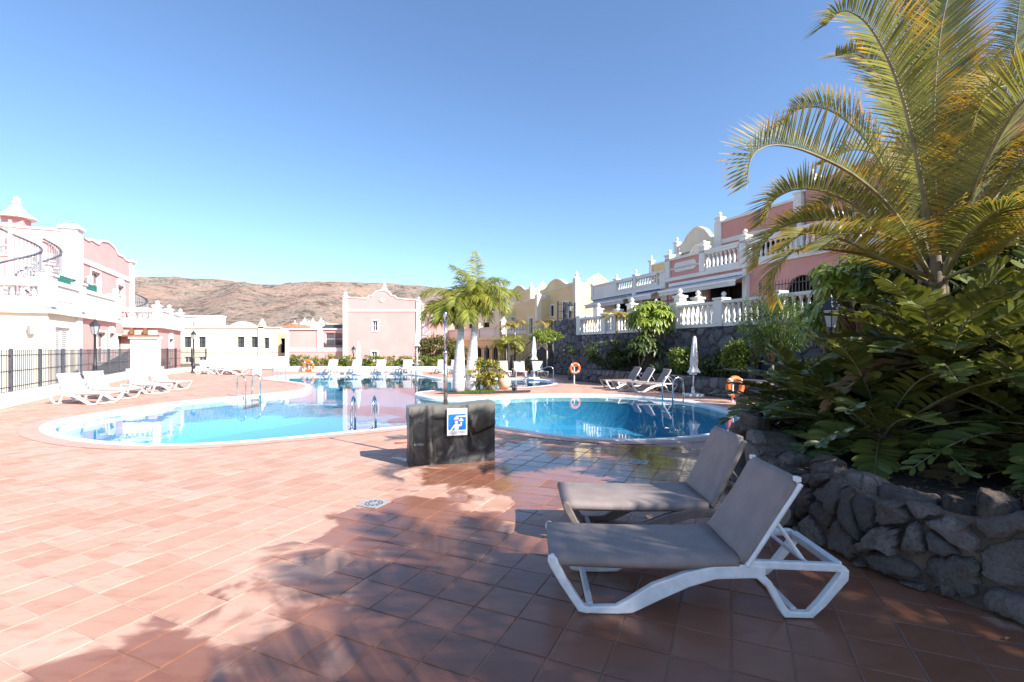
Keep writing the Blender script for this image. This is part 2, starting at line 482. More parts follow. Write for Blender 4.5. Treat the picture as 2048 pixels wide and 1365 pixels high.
# pool shell
g = N('pool_mosaic'); p = g.pos()
vr = g.n('ShaderNodeTexVoronoi', distance='CHEBYCHEV'); vr.inputs['Scale'].default_value = 18; vr.inputs['Randomness'].default_value = 0.0; g.l(p, vr.inputs['Vector'])
c = g.mix(vr.outputs['Color'], (0.035, 0.27, 0.46), (0.075, 0.37, 0.56))
c = g.mix(g.math('GREATER_THAN', vr.outputs['Distance'], 0.46), c, (0.22, 0.46, 0.58))
g.set(c, 0.4); M['mosaic'] = g.m
PD = -1.15
sh = ringmesh(offs(pool_in, 0.02), offs(pool_in, -0.12), -0.2, PD + 0.08, True); sh.add(*(lambda q: (q.v, q.f))(ringmesh(offs(pool_in, -0.12), offs(pool_in, -0.3), PD + 0.08, PD, True)))
pf = offs(pool_in, -0.3)
sh.add([(q.x, q.y, PD) for q in pf], [t for t in tessellate_polygon([pf])])
sh.build('basin', M['mosaic'], pool)
g = N('pool_water'); p = g.pos()
wv = g.math('ADD', g.noise(1.1, 3, p, 0.5, 0.4), g.math('MULTIPLY', g.noise(5.0, 2, p), 0.16))
bp = g.n('ShaderNodeBump'); bp.inputs['Strength'].default_value = 0.05; bp.inputs['Distance'].default_value = 0.05; g.l(wv, bp.inputs['Height'])
geo = g.n('ShaderNodeNewGeometry'); dt = g.n('ShaderNodeVectorMath', operation='DOT_PRODUCT'); g.l(geo.outputs['Incoming'], dt.inputs[0]); g.l(bp.outputs[0], dt.inputs[1])
fres = g.math('ADD', 0.02, g.math('MULTIPLY', 0.98, g.math('POWER', g.math('SUBTRACT', 1.0, g.math('ABSOLUTE', dt.outputs['Value'])), 5.0)), None, True)   # Schlick, same from both sides
tb = g.n('ShaderNodeBsdfTransparent'); tb.inputs[0].default_value = (0.62, 0.92, 0.97, 1)
gl = g.n('ShaderNodeBsdfGlossy'); gl.inputs['Roughness'].default_value = 0.0; g.l(bp.outputs[0], gl.inputs['Normal'])
mx = g.n('ShaderNodeMixShader'); g.l(fres, mx.inputs[0]); g.l(tb.outputs[0], mx.inputs[1]); g.l(gl.outputs[0], mx.inputs[2]); g.l(mx.outputs[0], g.out.inputs[0])
M['water'] = g.m
wm = MB(); we = offs(pool_in, 0.02)
tri = []
for t in tessellate_polygon([we]):
    a, b, c_ = (we[i] for i in t); tri.append(t if (b-a).cross(c_-a).z > 0 else (t[0], t[2], t[1]))
wm.add([(q.x, q.y, -0.055) for q in we], tri)
water = struct(wm.build('water', M['water']))

# planter wall in the right foreground: base line, from off-frame beside the camera round to the back
PLW = [Vector(p) for p in ((5.3,-1.6,0),(4.5,0.2,0),(3.75,1.55,0),(3.22,2.5,0),(2.86,3.05,0),(2.60,3.6,0),(2.50,4.3,0),(2.52,5.0,0),(2.66,5.8,0),(2.95,6.5,0),(3.5,7.1,0),(4.3,7.6,0),(5.4,8.0,0),(7.0,8.2,0))]
def openspline(pts, k=8):
    P = [2*pts[0]-pts[1]] + pts + [2*pts[-1]-pts[-2]]; r = []
    for i in range(1, len(P) - 2):
        p0, p1, p2, p3 = P[i-1], P[i], P[i+1], P[i+2]
        for j in range(k):
            t = j / k
            r.append(0.5 * ((2*p1) + (p2-p0)*t + (2*p0-5*p1+4*p2-p3)*t*t + (3*p1-p0-3*p2+p3)*t**3))
    r.append(pts[-1]); return r
plw = openspline(PLW)
bed_poly = plw + [Vector((14, 8.2, 0)), Vector((14, -1.6, 0))]
# low stone planter on the right behind the pool, and the retaining wall further back (u = away from the camera)
RU = Vector((-0.40, 0.9165, 0)); RNv = Vector((-0.9165, -0.40, 0))
LOWA = Vector((8.9, 11.4, 0))
def rline(base, s): return base + RU * s
far_poly = [rline(LOWA, -1), rline(LOWA, 15.5), rline(LOWA, 15.5) - RNv * 12, rline(LOWA, -1) - RNv * 12]
left_poly = [Vector((-11.9, 9.5, 0)), Vector((-13.4, 12.7, 0)), Vector((-20.7, 26.5, 0)), Vector((-42, 26.5, 0)), Vector((-42, 9.5, 0))]

ct, st = cos(TANG), sin(TANG)
def tcell(i, j):
    a, b = (i + 0.5) * TILE, (j + 0.5) * TILE
    return Vector((TORG.x + a * ct - b * st, TORG.y + a * st + b * ct, 0))
rg = random.Random(3)
cells = []
bb = pool_out
for i in range(-110, 110):
    for j in range(-60, 110):
        c = tcell(i, j)
        if not (0.2 < c.y < 20 and abs(c.x) < 1.15 * c.y + 2.5): continue
        if inside(c, keep_edge) or inside(c, bed_poly) or inside(c, far_poly) or inside(c, left_poly): continue
        cells.append(c)
def tshape(half, ch=0.005, lo=-0.010):
    a, b = half, half - ch
    vs = [(-a,-a,lo),(a,-a,lo),(a,a,lo),(-a,a,lo),(-a,-a,-0.0025),(a,-a,-0.0025),(a,a,-0.0025),(-a,a,-0.0025),(-b,-b,0),(b,-b,0),(b,b,0),(-b,b,0)]
    fs = [(8,9,10,11)] + [(i,(i+1)%4,4+(i+1)%4,4+i) for i in range(4)] + [(4+i,4+(i+1)%4,8+(i+1)%4,8+i) for i in range(4)]
    return vs, fs
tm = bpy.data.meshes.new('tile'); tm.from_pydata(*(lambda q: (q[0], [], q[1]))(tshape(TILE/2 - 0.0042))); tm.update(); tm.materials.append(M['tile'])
def inframe(c): return c.y > 2.0 and abs(c.x) / c.y < 1.07
vis = sorted([c for c in cells if inframe(c)], key=lambda c: c.length)
near = set(id(c) for c in vis[:300])
rest = MB()
tv, tf = tshape(TILE/2 - 0.0042)
for c in cells:
    dz = rg.uniform(-0.0012, 0.0012); e = Matrix.Rotation(TANG + rg.uniform(-0.008, 0.008), 4, 'Z') @ Matrix.Rotation(rg.uniform(-0.005, 0.005), 4, 'X') @ Matrix.Rotation(rg.uniform(-0.005, 0.005), 4, 'Y')
    Mx = Matrix.Translation((c.x, c.y, dz)) @ e
    if id(c) in near:
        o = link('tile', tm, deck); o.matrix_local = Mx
    else:
        rest.add([Mx @ Vector(v) for v in tv], tf)
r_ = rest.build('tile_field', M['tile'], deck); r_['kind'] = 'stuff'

# ================================================================== hill
hm = MB(); nx, ny = 240, 70
def ridge(x):
    u = 1024 + x / 900 * F
    pts = [(-900,560),(0,548),(280,549),(400,553),(520,562),(575,561),(700,559),(840,566),(930,578),(1000,590),(1100,612),(1250,640),(1500,655),(2600,660)]
    for (a, ya), (b, yb) in zip(pts, pts[1:]):
        if a <= u <= b: y = ya + (yb - ya) * (u - a) / (b - a); break
    else: y = 660
    return EYE + (HZ - y) / F * 900
for j in range(ny):
    for i in range(nx):
        x = -1700 + 2900 * i / (nx - 1); t = j / (ny - 1)
        y = 330 + 640 * t
        prof = min(1.0, t / 0.89) ** 0.8
        z = ridge(x * 900 / max(y, 1)) * prof * (1.0 if t < 0.9 else 1 - (t - 0.9) * 3)
        q = Vector((x * 0.006, y * 0.006, 0.3))
        z += (mnoise.fractal(q, 1.0, 2.0, 5) * 9 - abs(mnoise.noise(Vector((x * 0.012 + z * 0.01, y * 0.004, 1.0)))) * 26) * min(1, t * 5) * (0.25 if t > 0.8 else 1)
        z += mnoise.noise(Vector((x * 0.07, y * 0.07, 5))) * 1.6
        hm.v.append((x, y, z - 3)); hm.a.append(0.0)
for j in range(ny - 1):
    for i in range(nx - 1):
        hm.f.append((j*nx+i, j*nx+i+1, (j+1)*nx+i+1, (j+1)*nx+i))
g = N('dry_hillside'); p = g.pos()
n1 = g.noise(0.010, 6, p, 0.65); n2 = g.noise(0.05, 7, p, 0.75); n3 = g.noise(0.22, 5, p, 0.75)
vo = g.n('ShaderNodeTexVoronoi'); vo.inputs['Scale'].default_value = 0.17; g.l(p, vo.inputs['Vector'])
c = g.mix(g.ramp(n1, 0.38, 0.62), (0.43, 0.29, 0.22), (0.34, 0.28, 0.23))
c = g.mix(g.ramp(n2, 0.52, 0.66), c, (0.50, 0.33, 0.25))
c = g.mix(g.ramp(n2, 0.38, 0.50), (0.16, 0.115, 0.09), c)
scrub = g.math('MULTIPLY', g.ramp(vo.outputs['Distance'], 0.42, 0.20), g.ramp(g.math('ADD', n1, g.math('MULTIPLY', g.math('SUBTRACT', n3, 0.5), 0.8)), 0.40, 0.55))
c = g.mix(g.math('MULTIPLY', scrub, 0.85), c, (0.10, 0.095, 0.055))
c = g.mix(g.math('MULTIPLY', g.ramp(n3, 0.56, 0.66), 0.6), c, (0.55, 0.43, 0.35))
g.set(c, 0.95, 0, 0.1); g.bump(g.math('ADD', n2, g.math('MULTIPLY', n3, 0.4)), 1.0, 9.0)
struct(hm.build('hill', g.m, None, True))

# ================================================================== house kit
def facegrid(mb, P, a0, a1, b0, b1, holes, depth):
    A = sorted(set([a0, a1] + [h[0] for h in holes] + [h[1] for h in holes])); B = sorted(set([b0, b1] + [h[2] for h in holes] + [h[3] for h in holes]))
    A = [a for a in A if a0 - 1e-6 <= a <= a1 + 1e-6]; B = [b for b in B if b0 - 1e-6 <= b <= b1 + 1e-6]
    for a, a2 in zip(A, A[1:]):
        for b, b2 in zip(B, B[1:]):
            ca, cb = (a + a2) / 2, (b + b2) / 2
            if any(h[0] < ca < h[1] and h[2] < cb < h[3] for h in holes): continue
            mb.add([P(a,b,0), P(a2,b,0), P(a2,b2,0), P(a,b2,0)], [(0,1,2,3)])
    for h in holes:
        p0, p1, q0, q1 = h[:4]
        for (a, b, a2, b2) in ((p0,q0,p1,q0),(p1,q0,p1,q1),(p1,q1,p0,q1),(p0,q1,p0,q0)):
            mb.add([P(a,b,0), P(a2,b2,0), P(a2,b2,depth), P(a,b,depth)], [(0,1,2,3)])
def orient(face, x0, x1, y0, y1):
    """returns P(a, b, inward depth) for a side of a block"""
    return {'y-': lambda a, b, e: Vector((a, y0 + e, b)), 'y+': lambda a, b, e: Vector((a, y1 - e, b)),
            'x-': lambda a, b, e: Vector((x0 + e, a, b)), 'x+': lambda a, b, e: Vector((x1 - e, a, b))}[face]
def pbox(mb, P, a0, a1, b0, b1, e0, e1):
    vs = [P(a0,b0,e0), P(a1,b0,e0), P(a1,b1,e0), P(a0,b1,e0), P(a0,b0,e1), P(a1,b0,e1), P(a1,b1,e1), P(a0,b1,e1)]
    mb.add(vs, [(0,1,2,3),(4,7,6,5),(0,4,5,1),(1,5,6,2),(2,6,7,3),(3,7,4,0)])
def opening(t, P, h, wallmat):
    a0, a1, b0, b1, style = h
    D = 0.16
    if style in ('win', 'arch', 'win_plain', 'bars'):
        f = MB(); fw = 0.055
        pbox(f, P, a0, a0+fw, b0, b1, D-0.06, D); pbox(f, P, a1-fw, a1, b0, b1, D-0.06, D)
        pbox(f, P, a0+fw, a1-fw, b0, b0+fw, D-0.06, D); pbox(f, P, a0+fw, a1-fw, b1-fw, b1, D-0.06, D)
        cm = (a0 + a1) / 2
        pbox(f, P, cm-0.03, cm+0.03, b0+fw, b1-fw, D-0.05, D)
        if b1 - b0 > 0.9:
            zb = b0 + (b1 - b0) * 0.5
            for q0, q1 in ((a0+fw, cm-0.03), (cm+0.03, a1-fw)): pbox(f, P, q0, q1, zb-0.02, zb+0.02, D-0.045, D)
        fo = f.build('window', M['darkglassframe'] if style != 'bars' else M['iron'], t)
        q = MB(); q.add([P(a0,b0,D-0.01), P(a1,b0,D-0.01), P(a1,b1,D-0.01), P(a0,b1,D-0.01)], [(0,1,2,3)]); q.build('pane', M['glass'], fo)
        if style != 'win_plain':
            s = MB(); k = 0.11
            pbox(s, P, a0-k, a0-0.003, b0-k, b1+k, -0.035, 0.02); pbox(s, P, a1+0.003, a1+k, b0-k, b1+k, -0.035, 0.02)
            pbox(s, P, a0-0.002, a1+0.002, b1+0.003, b1+k, -0.034, 0.02); pbox(s, P, a0-0.002, a1+0.002, b0-k, b0-0.003, -0.05, 0.02)
            if style == 'arch':
                n = 10; r = (a1 - a0) / 2 + k; cx = (a0 + a1) / 2
                poly = [(cx + r * cos(pi * i / n), b1 + k + 0.002 + r * 0.55 * sin(pi * i / n)) for i in range(n + 1)]
                vs = [P(a, b, -0.035) for a, b in poly] + [P(a, b, 0.0) for a, b in poly]; m_ = len(poly)
                s.add(vs, [tuple(range(m_)), tuple(range(2*m_-1, m_-1, -1))] + [(i, i+1, m_+i+1, m_+i) for i in range(m_-1)])
            s.build('surround', M['white'], fo)
    elif style == 'door':
        f = MB(); cm = (a0 + a1) / 2
        for q0, q1 in ((a0+0.01, cm-0.01), (cm+0.01, a1-0.01)):
            for (r0, r1, s0, s1) in ((q0,q0+0.07,b0,b1),(q1-0.07,q1,b0,b1),(q0+0.07,q1-0.07,b0,b0+0.15),(q0+0.07,q1-0.07,b1-0.1,b1)):
                pbox(f, P, r0, r1, s0, s1, 0.05, 0.1)
            z = b0 + 0.2
            while z < b1 - 0.15:
                pbox(f, P, q0+0.07, q1-0.07, z, z+0.055, 0.06, 0.085); z += 0.085
        fo = f.build('door', M['white_metal'], t)
        q = MB(); q.add([P(a0,b0,D-0.01), P(a1,b0,D-0.01), P(a1,b1,D-0.01), P(a0,b1,D-0.01)], [(0,1,2,3)]); q.build('door_back', M['white_metal'], fo)
        s = MB(); k = 0.12
        pbox(s, P, a0-k, a0-0.003, b0, b1+k, -0.03, 0.02); pbox(s, P, a1+0.003, a1+k, b0, b1+k, -0.03, 0.02); pbox(s, P, a0-0.002, a1+0.002, b1+0.003, b1+k, -0.03, 0.02)
        s.build('surround', M['white'], fo)
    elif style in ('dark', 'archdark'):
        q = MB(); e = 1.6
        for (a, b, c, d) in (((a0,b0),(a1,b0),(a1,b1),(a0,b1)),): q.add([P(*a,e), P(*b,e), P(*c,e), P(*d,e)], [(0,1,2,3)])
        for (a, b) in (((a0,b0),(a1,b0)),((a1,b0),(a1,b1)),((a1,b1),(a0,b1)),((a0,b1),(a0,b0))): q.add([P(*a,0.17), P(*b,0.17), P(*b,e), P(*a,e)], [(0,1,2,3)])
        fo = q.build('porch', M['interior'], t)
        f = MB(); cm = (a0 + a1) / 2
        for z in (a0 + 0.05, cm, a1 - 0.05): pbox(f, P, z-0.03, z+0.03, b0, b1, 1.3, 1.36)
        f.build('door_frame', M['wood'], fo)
        if style == 'archdark':
            r = (a1 - a0) / 2; cx = (a0 + a1) / 2; s = MB(); n = 6
            for sg in (-1, 1):
                poly = [(cx + sg * r, b1)] + [(cx + sg * r * cos(pi/2 * i / n), b1 - r + r * sin(pi/2 * i / n)) for i in range(n + 1)]
                m_ = len(poly); vs = [P(a, b, 0.003) for a, b in poly] + [P(a, b, 0.165) for a, b in poly]
                s.add(vs, [tuple(range(m_)), tuple(range(2*m_-1, m_-1, -1))] + [(i, (i+1) % m_, m_+(i+1) % m_, m_+i) for i in range(m_)])
            s.build('arch', wallmat, fo)
def block(t, x0, x1, y0, y1, z0, z1, mat, holes=(), name='wall', top=True):
    mb = MB()
    for face in ('y-', 'y+', 'x-', 'x+'):
        P = orient(face, x0, x1, y0, y1)
        r = (x0, x1) if face[0] == 'y' else (y0, y1)
        hs = [h[1:] for h in holes if h[0] == face]
        facegrid(mb, P, r[0], r[1], z0, z1, hs, 0.17)
        for h in hs: opening(t, P, h, mat)
    if top: mb.add([(x0,y0,z1),(x1,y0,z1),(x1,y1,z1),(x0,y1,z1)], [(0,1,2,3)])
    return mb.build(name, mat, t)
def trim(t, boxes, mat=None, name='trim', bevel=0.0):
    if len(boxes) > 1 and name in ('corner_pilaster', 'pilaster_cap', 'parapet_panel', 'pilaster', 'string_course', 'trim', 'cornice', 'parapet', 'awning_box', 'post', 'roof_slab') and name not in ('post',):
        for b in boxes: trim(t, [b], mat, name, bevel)
        return
    mb = MB()
    for b in boxes: mb.box(*b)
    return mb.build(name, mat or M['trim'], t, False, bevel)
def ballpost(t, x, y, z0, z1, w=0.34, mat=None, name='post', parent=None):
    mb = MB(); h = w / 2
    mb.box(x-h, x+h, y-h, y+h, z0, z1)
    mb.box(x-h-0.05, x+h+0.05, y-h-0.05, y+h+0.05, z1 + 0.001, z1+0.09)
    mb.lathe([(h+0.02, z1+0.092), (h*0.5, z1+0.15), (h*0.36, z1+0.18), (h*0.6, z1+0.24), (h*0.63, z1+0.29), (h*0.4, z1+0.36), (0.02, z1+0.39)], (x, y, 0), 10)
    return mb.build(name, mat or M['trim'], t)
_bal = {}
def baluster_mesh(h, mat):
    k = (round(h, 2), mat.name)
    if k not in _bal:
        m = MB(); r = 0.075
        m.lathe([(r, 0), (r, 0.06*h), (0.55*r, 0.1*h), (0.95*r, 0.26*h), (1.0*r, 0.36*h), (0.55*r, 0.62*h), (0.5*r, 0.84*h), (0.9*r, 0.9*h), (r, h)], (0,0,0), 8)
        me = bpy.data.meshes.new('baluster'); me.from_pydata(m.v, [], m.f); me.update(); me.materials.append(mat)
        me.polygons.foreach_set('use_smooth', [True] * len(me.polygons)); _bal[k] = me
    return _bal[k]
def balustrade(t, axis, c, a0, a1, z0, z1, sp=0.24, mat=None, posts=()):
    """rails + balusters along local x (or y) at the other coordinate c"""
    mat = mat or M['trim']; mb = MB(); w = 0.13
    def bx(p0, p1, w_, q0, q1):
        if axis == 'x': mb.box(p0, p1, c-w_, c+w_, q0, q1)
        else: mb.box(c-w_, c+w_, p0, p1, q0, q1)
    bx(a0, a1, w, z0, z0+0.14); bx(a0, a1, w+0.03, z1-0.10, z1)
    r = mb.build('balustrade', mat, t)
    n = max(1, int((a1 - a0) / sp)); me = baluster_mesh(z1 - z0 - 0.24, mat)
    for i in range(n):
        a = a0 + (a1 - a0) * (i + 0.5) / n
        o = link('baluster', me, r); o.location = (a, c, z0+0.14) if axis == 'x' else (c, a, z0+0.14)
    return r
def curvy(t, axis, c, a0, a1, z0, prof, th, mat, name='gable'):
    """parapet with a curved outline; prof = [(fraction, height above z0)]; white coping follows it"""
    pts = [(a0 + (a1 - a0) * f, z0 + h) for f, h in prof]
    sm = []
    for i in range(len(pts) - 1):
        p0, p1, p2, p3 = pts[max(i-1,0)], pts[i], pts[i+1], pts[min(i+2, len(pts)-1)]
        for j in range(5):
            u = j / 5
            sm.append(tuple((2*u**3-3*u*u+1)*p1[k] + (u**3-2*u*u+u)*0.35*(p2[k]-p0[k]) + (3*u*u-2*u**3)*p2[k] + (u**3-u*u)*0.35*(p3[k]-p1[k]) for k in (0, 1)))
    sm.append(pts[-1])
    mb = MB(); mb.prism([(a0, z0)] + sm + [(a1, z0)], c - th/2, c + th/2, 'y' if axis == 'x' else 'x')
    o = mb.build(name, mat, t)
    cp = MB(); r = MB(); r.ribbon([(p[0], p[1] + 0.05) for p in sm], [0.10]*len(sm), c - th/2 - 0.05, c + th/2 + 0.05)
    if axis == 'y': r.v = [(y, x, z) for x, y, z in r.v]
    cp.add(r.v, r.f); cp.build('coping', M['white'], o)
    return o
def spiral(loc, rz, label, r=1.0, h=2.9, turns=1.0, a0=0.0, railm='iron_grey'):
    t = thing('spiral_staircase', label, 'staircase', loc, rz, 'spiral staircases on the terraces')
    p = MB(); p.tube([(0,0,0),(0,0,h+1.0)], 0.06, 8); p.build('pole', M['white_metal'], t)
    n = 14
    tr = MB(); w = 2*pi*turns/n*1.1
    tr.add([(0.05,-0.03,0),(0.05,0.03,0),(r*cos(w/2),r*sin(w/2),0),(r*cos(-w/2),r*sin(-w/2),0),(0.05,-0.03,0.05),(0.05,0.03,0.05),(r*cos(w/2),r*sin(w/2),0.05),(r*cos(-w/2),r*sin(-w/2),0.05)],
           [(0,1,2,3),(7,6,5,4),(0,3,7,4),(3,2,6,7),(2,1,5,6),(1,0,4,5)])
    me = None; bm_ = None
    for i in range(n):
        a = a0 + 2*pi*turns*i/n; z = h*(i+0.8)/n
        if me is None: o = tr.build('tread', M['white_metal'], t); me = o.data
        else: o = link('tread', me, t)
        o.location = (0,0,z); o.rotation_euler = (0,0,a)
        for q in (-0.35, 0.0, 0.35):
            b = a + 2*pi*turns/n*q; zz = h*(i+0.8+q)/n
            if bm_ is None:
                s = MB(); s.tube([(0,0,0),(0,0,0.95)], 0.02, 5); ob = s.build('spindle', M['spindle'], t); bm_ = ob.data
            else: ob = link('spindle', bm_, t)
            ob.location = (r*0.98*cos(b), r*0.98*sin(b), zz)
    for (zo, rad, nm, mt) in ((0.95, 0.042, 'handrail', railm), (0.04, 0.02, 'stringer', 'white_metal')):
        q = MB(); q.tube([(r*0.98*cos(a0+2*pi*turns*i/40), r*0.98*sin(a0+2*pi*turns*i/40), h*i/40+zo+0.1) for i in range(41)], rad, 6); q.build(nm, M[mt], t, True)
    return t
def walllamp(loc, rz, label):
    t = thing('wall_lamp', label, 'lamp', loc, rz, 'wall lamps on the left house')
    m = MB(); m.lathe([(0.05,-0.16),(0.08,-0.14),(0.13,0.12),(0.14,0.13),(0.14,0.15)], (0,0,0), 6); m.build('shade', M['lamp_glass'], t)
    m = MB(); m.lathe([(0.15,0.152),(0.05,0.24),(0.01,0.28)], (0,0,0), 6); m.build('cap', M['white_metal'], t)
    return t

# ================================================================== left houses (local x runs away from the camera, -y looks at the pool)
LRZ = atan2(0.912, -0.41)
L1 = thing('terraced_house', 'two storey yellow and pink house with roof terrace at left edge', 'house', (-17.7, 18.5, 0), LRZ)
block(L1, 0, 2.75, 0, 9, 0, 3.0, M['paleyellow'], [('y-', 0.55, 1.95, 0.05, 2.45, 'door')])
block(L1, 2.75, 7.75, 0.004, 9, 0, 3.0, M['pink'], [('y-', 5.0, 6.2, 0.9, 2.4, 'win'), ('y-', 6.75, 7.5, 0.05, 2.4, 'arch')], 'wall')
trim(L1, [(2.6, 3.15, -0.06, 0.1, 0, 2.95)], M['white'], 'pilaster')
trim(L1, [(-0.16, 7.85, -0.16, 9, 2.95, 3.18), (-0.10, 7.8, -0.10, 0.1, 3.181, 3.42), (-0.10, 7.8, -0.12, 0.12, 4.08, 4.25), (-0.10, 0.1, 0.121, 9, 3.181, 3.42), (-0.12, 0.12, 0.121, 9, 4.08, 4.25)], M['white'], 'cornice', 0.01)
for a, b in ((0.25, 2.55), (3.2, 7.4)):
    trim(L1, [(a, b, -0.05, 0.06, 3.42, 4.08), (a+0.2, b-0.2, -0.075, -0.051, 3.5, 4.0)], M['white'], 'parapet_panel', 0.01)
r_ = balustrade(L1, 'y', 0.0, 0.25, 5.5, 3.425, 4.075, 0.30, M['white'])
for x, y in ((0, 0), (2.85, 0), (7.6, 0), (0, 1.9), (0, 5.6)): ballpost(L1, x, y, 3.19, 4.36, 0.42, M['white'], 'post')
trim(L1, [(0.5, 5.6, 0.16, 0.19, 4.1, 4.62)], M['green_net'], 'windbreak')
block(L1, 6.3, 15.5, 1.2, 9, 0.0, 6.7, M['pink'], [('y-', 8.3, 9.6, 4.45, 5.75, 'win'), ('y-', 12.5, 13.7, 3.75, 5.5, 'arch'), ('y-', 12.4, 13.8, 0.9, 2.4, 'win'), ('x-', 2.3, 3.0, 4.3, 5.5, 'win_plain')], 'wall')
trim(L1, [(6.22, 6.95, 1.1, 1.75, 3.2, 7.45), (14.9, 15.6, 1.1, 1.75, 0, 7.25)], M['white'], 'corner_pilaster')
trim(L1, [(6.12, 7.05, 1.0, 1.85, 7.451, 7.6), (6.3, 6.87, 1.15, 1.7, 7.601, 7.72), (14.8, 15.7, 1.0, 1.85, 7.251, 7.38)], M['white'], 'pilaster_cap', 0.02)
trim(L1, [(6.96, 14.89, 1.14, 1.19, 5.95, 6.2), (6.24, 6.29, 1.76, 9, 5.95, 6.2)], M['white'], 'string_course')
curvy(L1, 'x', 1.33, 6.96, 14.89, 6.7, [(0, .55), (.12, .5), (.17, .62), (.3, .6), (.36, .85), (.5, 1.0), (.64, .85), (.70, .6), (.83, .62), (.88, .5), (1, .55)], 0.24, M['pink'])
curvy(L1, 'y', 6.43, 1.76, 8.9, 6.7, [(0, .62), (1, .62)], 0.24, M['pink'], 'parapet')
walllamp(Vector((-17.7, 18.5, 2.3)) + Vector((-0.912*0.42, -0.41*0.42, 0)) + Vector((0.41, -0.912, 0)) * 0.15, LRZ, 'white lantern on the yellow ground floor wall at far left')
walllamp(Vector((-17.7, 18.5, 5.05)) + Vector((-0.41, 0.912, 0)) * 7.25 + Vector((-0.912, -0.41, 0)) * 1.0, LRZ, 'white lantern high on the pink wall above the terrace')
def lw(s_, y_): return Vector((-17.7, 18.5, 0)) + Vector((-0.41, 0.912, 0)) * s_ + Vector((-0.912, -0.41, 0)) * y_
p_ = at(20, 545, 19.6); spiral((p_.x, p_.y, 3.2), 0, 'white spiral staircase with dark handrail at the left picture edge', 0.95, 2.6, 0.95, radians(-150), 'iron_grey')
p_ = at(78, 540, 22.5); spiral((p_.x, p_.y, 3.2), 0, 'white spiral staircase beside the pink gable wall, right of another', 0.8, 2.6, 0.9, radians(-200), 'iron_grey')
p_ = at(262, 600, 33.5); spiral((p_.x, p_.y, 3.2), 0, 'small white spiral staircase in front of the hillside', 0.95, 2.3, 0.9, radians(-60), 'iron_grey')
ch = thing('chimney_turret', 'pink chimney turret with white pyramid roof above the spiral staircase', 'chimney', at(33, 445, 25) * 1.0, LRZ)
m = MB(); m.box(-0.42, 0.42, -0.42, 0.42, -1.2, 0.18); m.build('shaft', M['pink'], ch)
m = MB(); m.lathe([(0.85, 0.181), (0.82, 0.24), (0.42, 0.52), (0.2, 0.86), (0.13, 0.9), (0.2, 1.0), (0.13, 1.1), (0.17, 1.2), (0.1, 1.28), (0.01, 1.32)], (0,0,0), 8, pi/8); m.build('roof', M['white'], ch)
m = MB(); m.box(-1.6, 1.6, 0.6, 4, -3.0, -1.15); m.box(-0.5, 0.5, -0.5, 0.6, -3.0, -1.2); m.build('base', M['pink'], ch)
ed = thing('house_corner', 'white rendered house corner cut off by the left picture edge', 'house', at(-42, 698, 21) - Vector((0,0,EYE)), LRZ)
block(ed, -0.7, 0.9, 0, 6, 3.19, 8.1, M['white'], [], 'wall'); trim(ed, [(-0.8, 1.0, -0.1, 6, 8.101, 8.3)], M['white'], 'coping', 0.02)

L2 = thing('terraced_house', 'white and pink terrace house with roof balcony behind the black fence', 'house', (-22.8, 31.2, 0), LRZ)
block(L2, 0, 7, 0, 5, 0, 3.0, M['pink'], [('y-', 3.2, 4.4, 0.3, 2.3, 'arch')], 'wall')
trim(L2, [(-0.2, 7.1, -0.2, 5, 2.95, 3.15), (-0.12, 7, -0.12, 0.12, 3.151, 3.4), (-0.12, 7, -0.14, 0.14, 4.05, 4.2), (-0.12, 0.12, 0.141, 4.9, 3.151, 3.4), (-0.14, 0.14, 0.141, 4.9, 4.05, 4.2)], M['white'], 'cornice', 0.01)
trim(L2, [(0.2, 6.9, -0.08, 0.08, 3.4, 4.05)], M['white'], 'parapet_panel')
balustrade(L2, 'y', 0.0, 0.25, 2.4, 3.402, 4.048, 0.26, M['white'])
for x, y in ((0, 0), (3.2, 0), (6.9, 0), (0, 2.6)): ballpost(L2, x, y, 3.16, 4.3, 0.42, M['white'])
for y in (0.5, 1.2): trim(L2, [(-0.42, -0.003, y, y+0.16, 2.5, 2.94)], M['wood'], 'bracket', 0.03)
trim(L2, [(-0.55, -0.003, -0.1, 2.4, 2.36, 2.48)], M['wood'], 'bracket_board')
GH = thing('gate_hut', 'plain white gate hut wall with small sign beside the black fence', 'hut', at(289, 698, 28.6) - Vector((0,0,EYE)), 0.0)
block(GH, -0.85, 0.75, 0, 0.3, 0, 2.2, M['white'], [], 'wall'); trim(GH, [(-0.92, 0.82, -0.07, 0.37, 2.201, 2.3)], M['white'], 'coping')
m = MB()
for k in range(4): m.box(0.42, 0.66, -0.02, -0.004, 0.55 + k*0.27, 0.78 + k*0.27)
m.build('notice', M['sign_white'], GH)
m = MB(); rg = random.Random(5)
for k in range(8): m.box(-0.32+k*0.055, -0.29+k*0.055, -0.015, -0.003, 1.0 + 0.05*sin(k*1.3), 1.06 + 0.05*sin(k*1.3))
m.build('lettering', M['sign_ink'], GH)

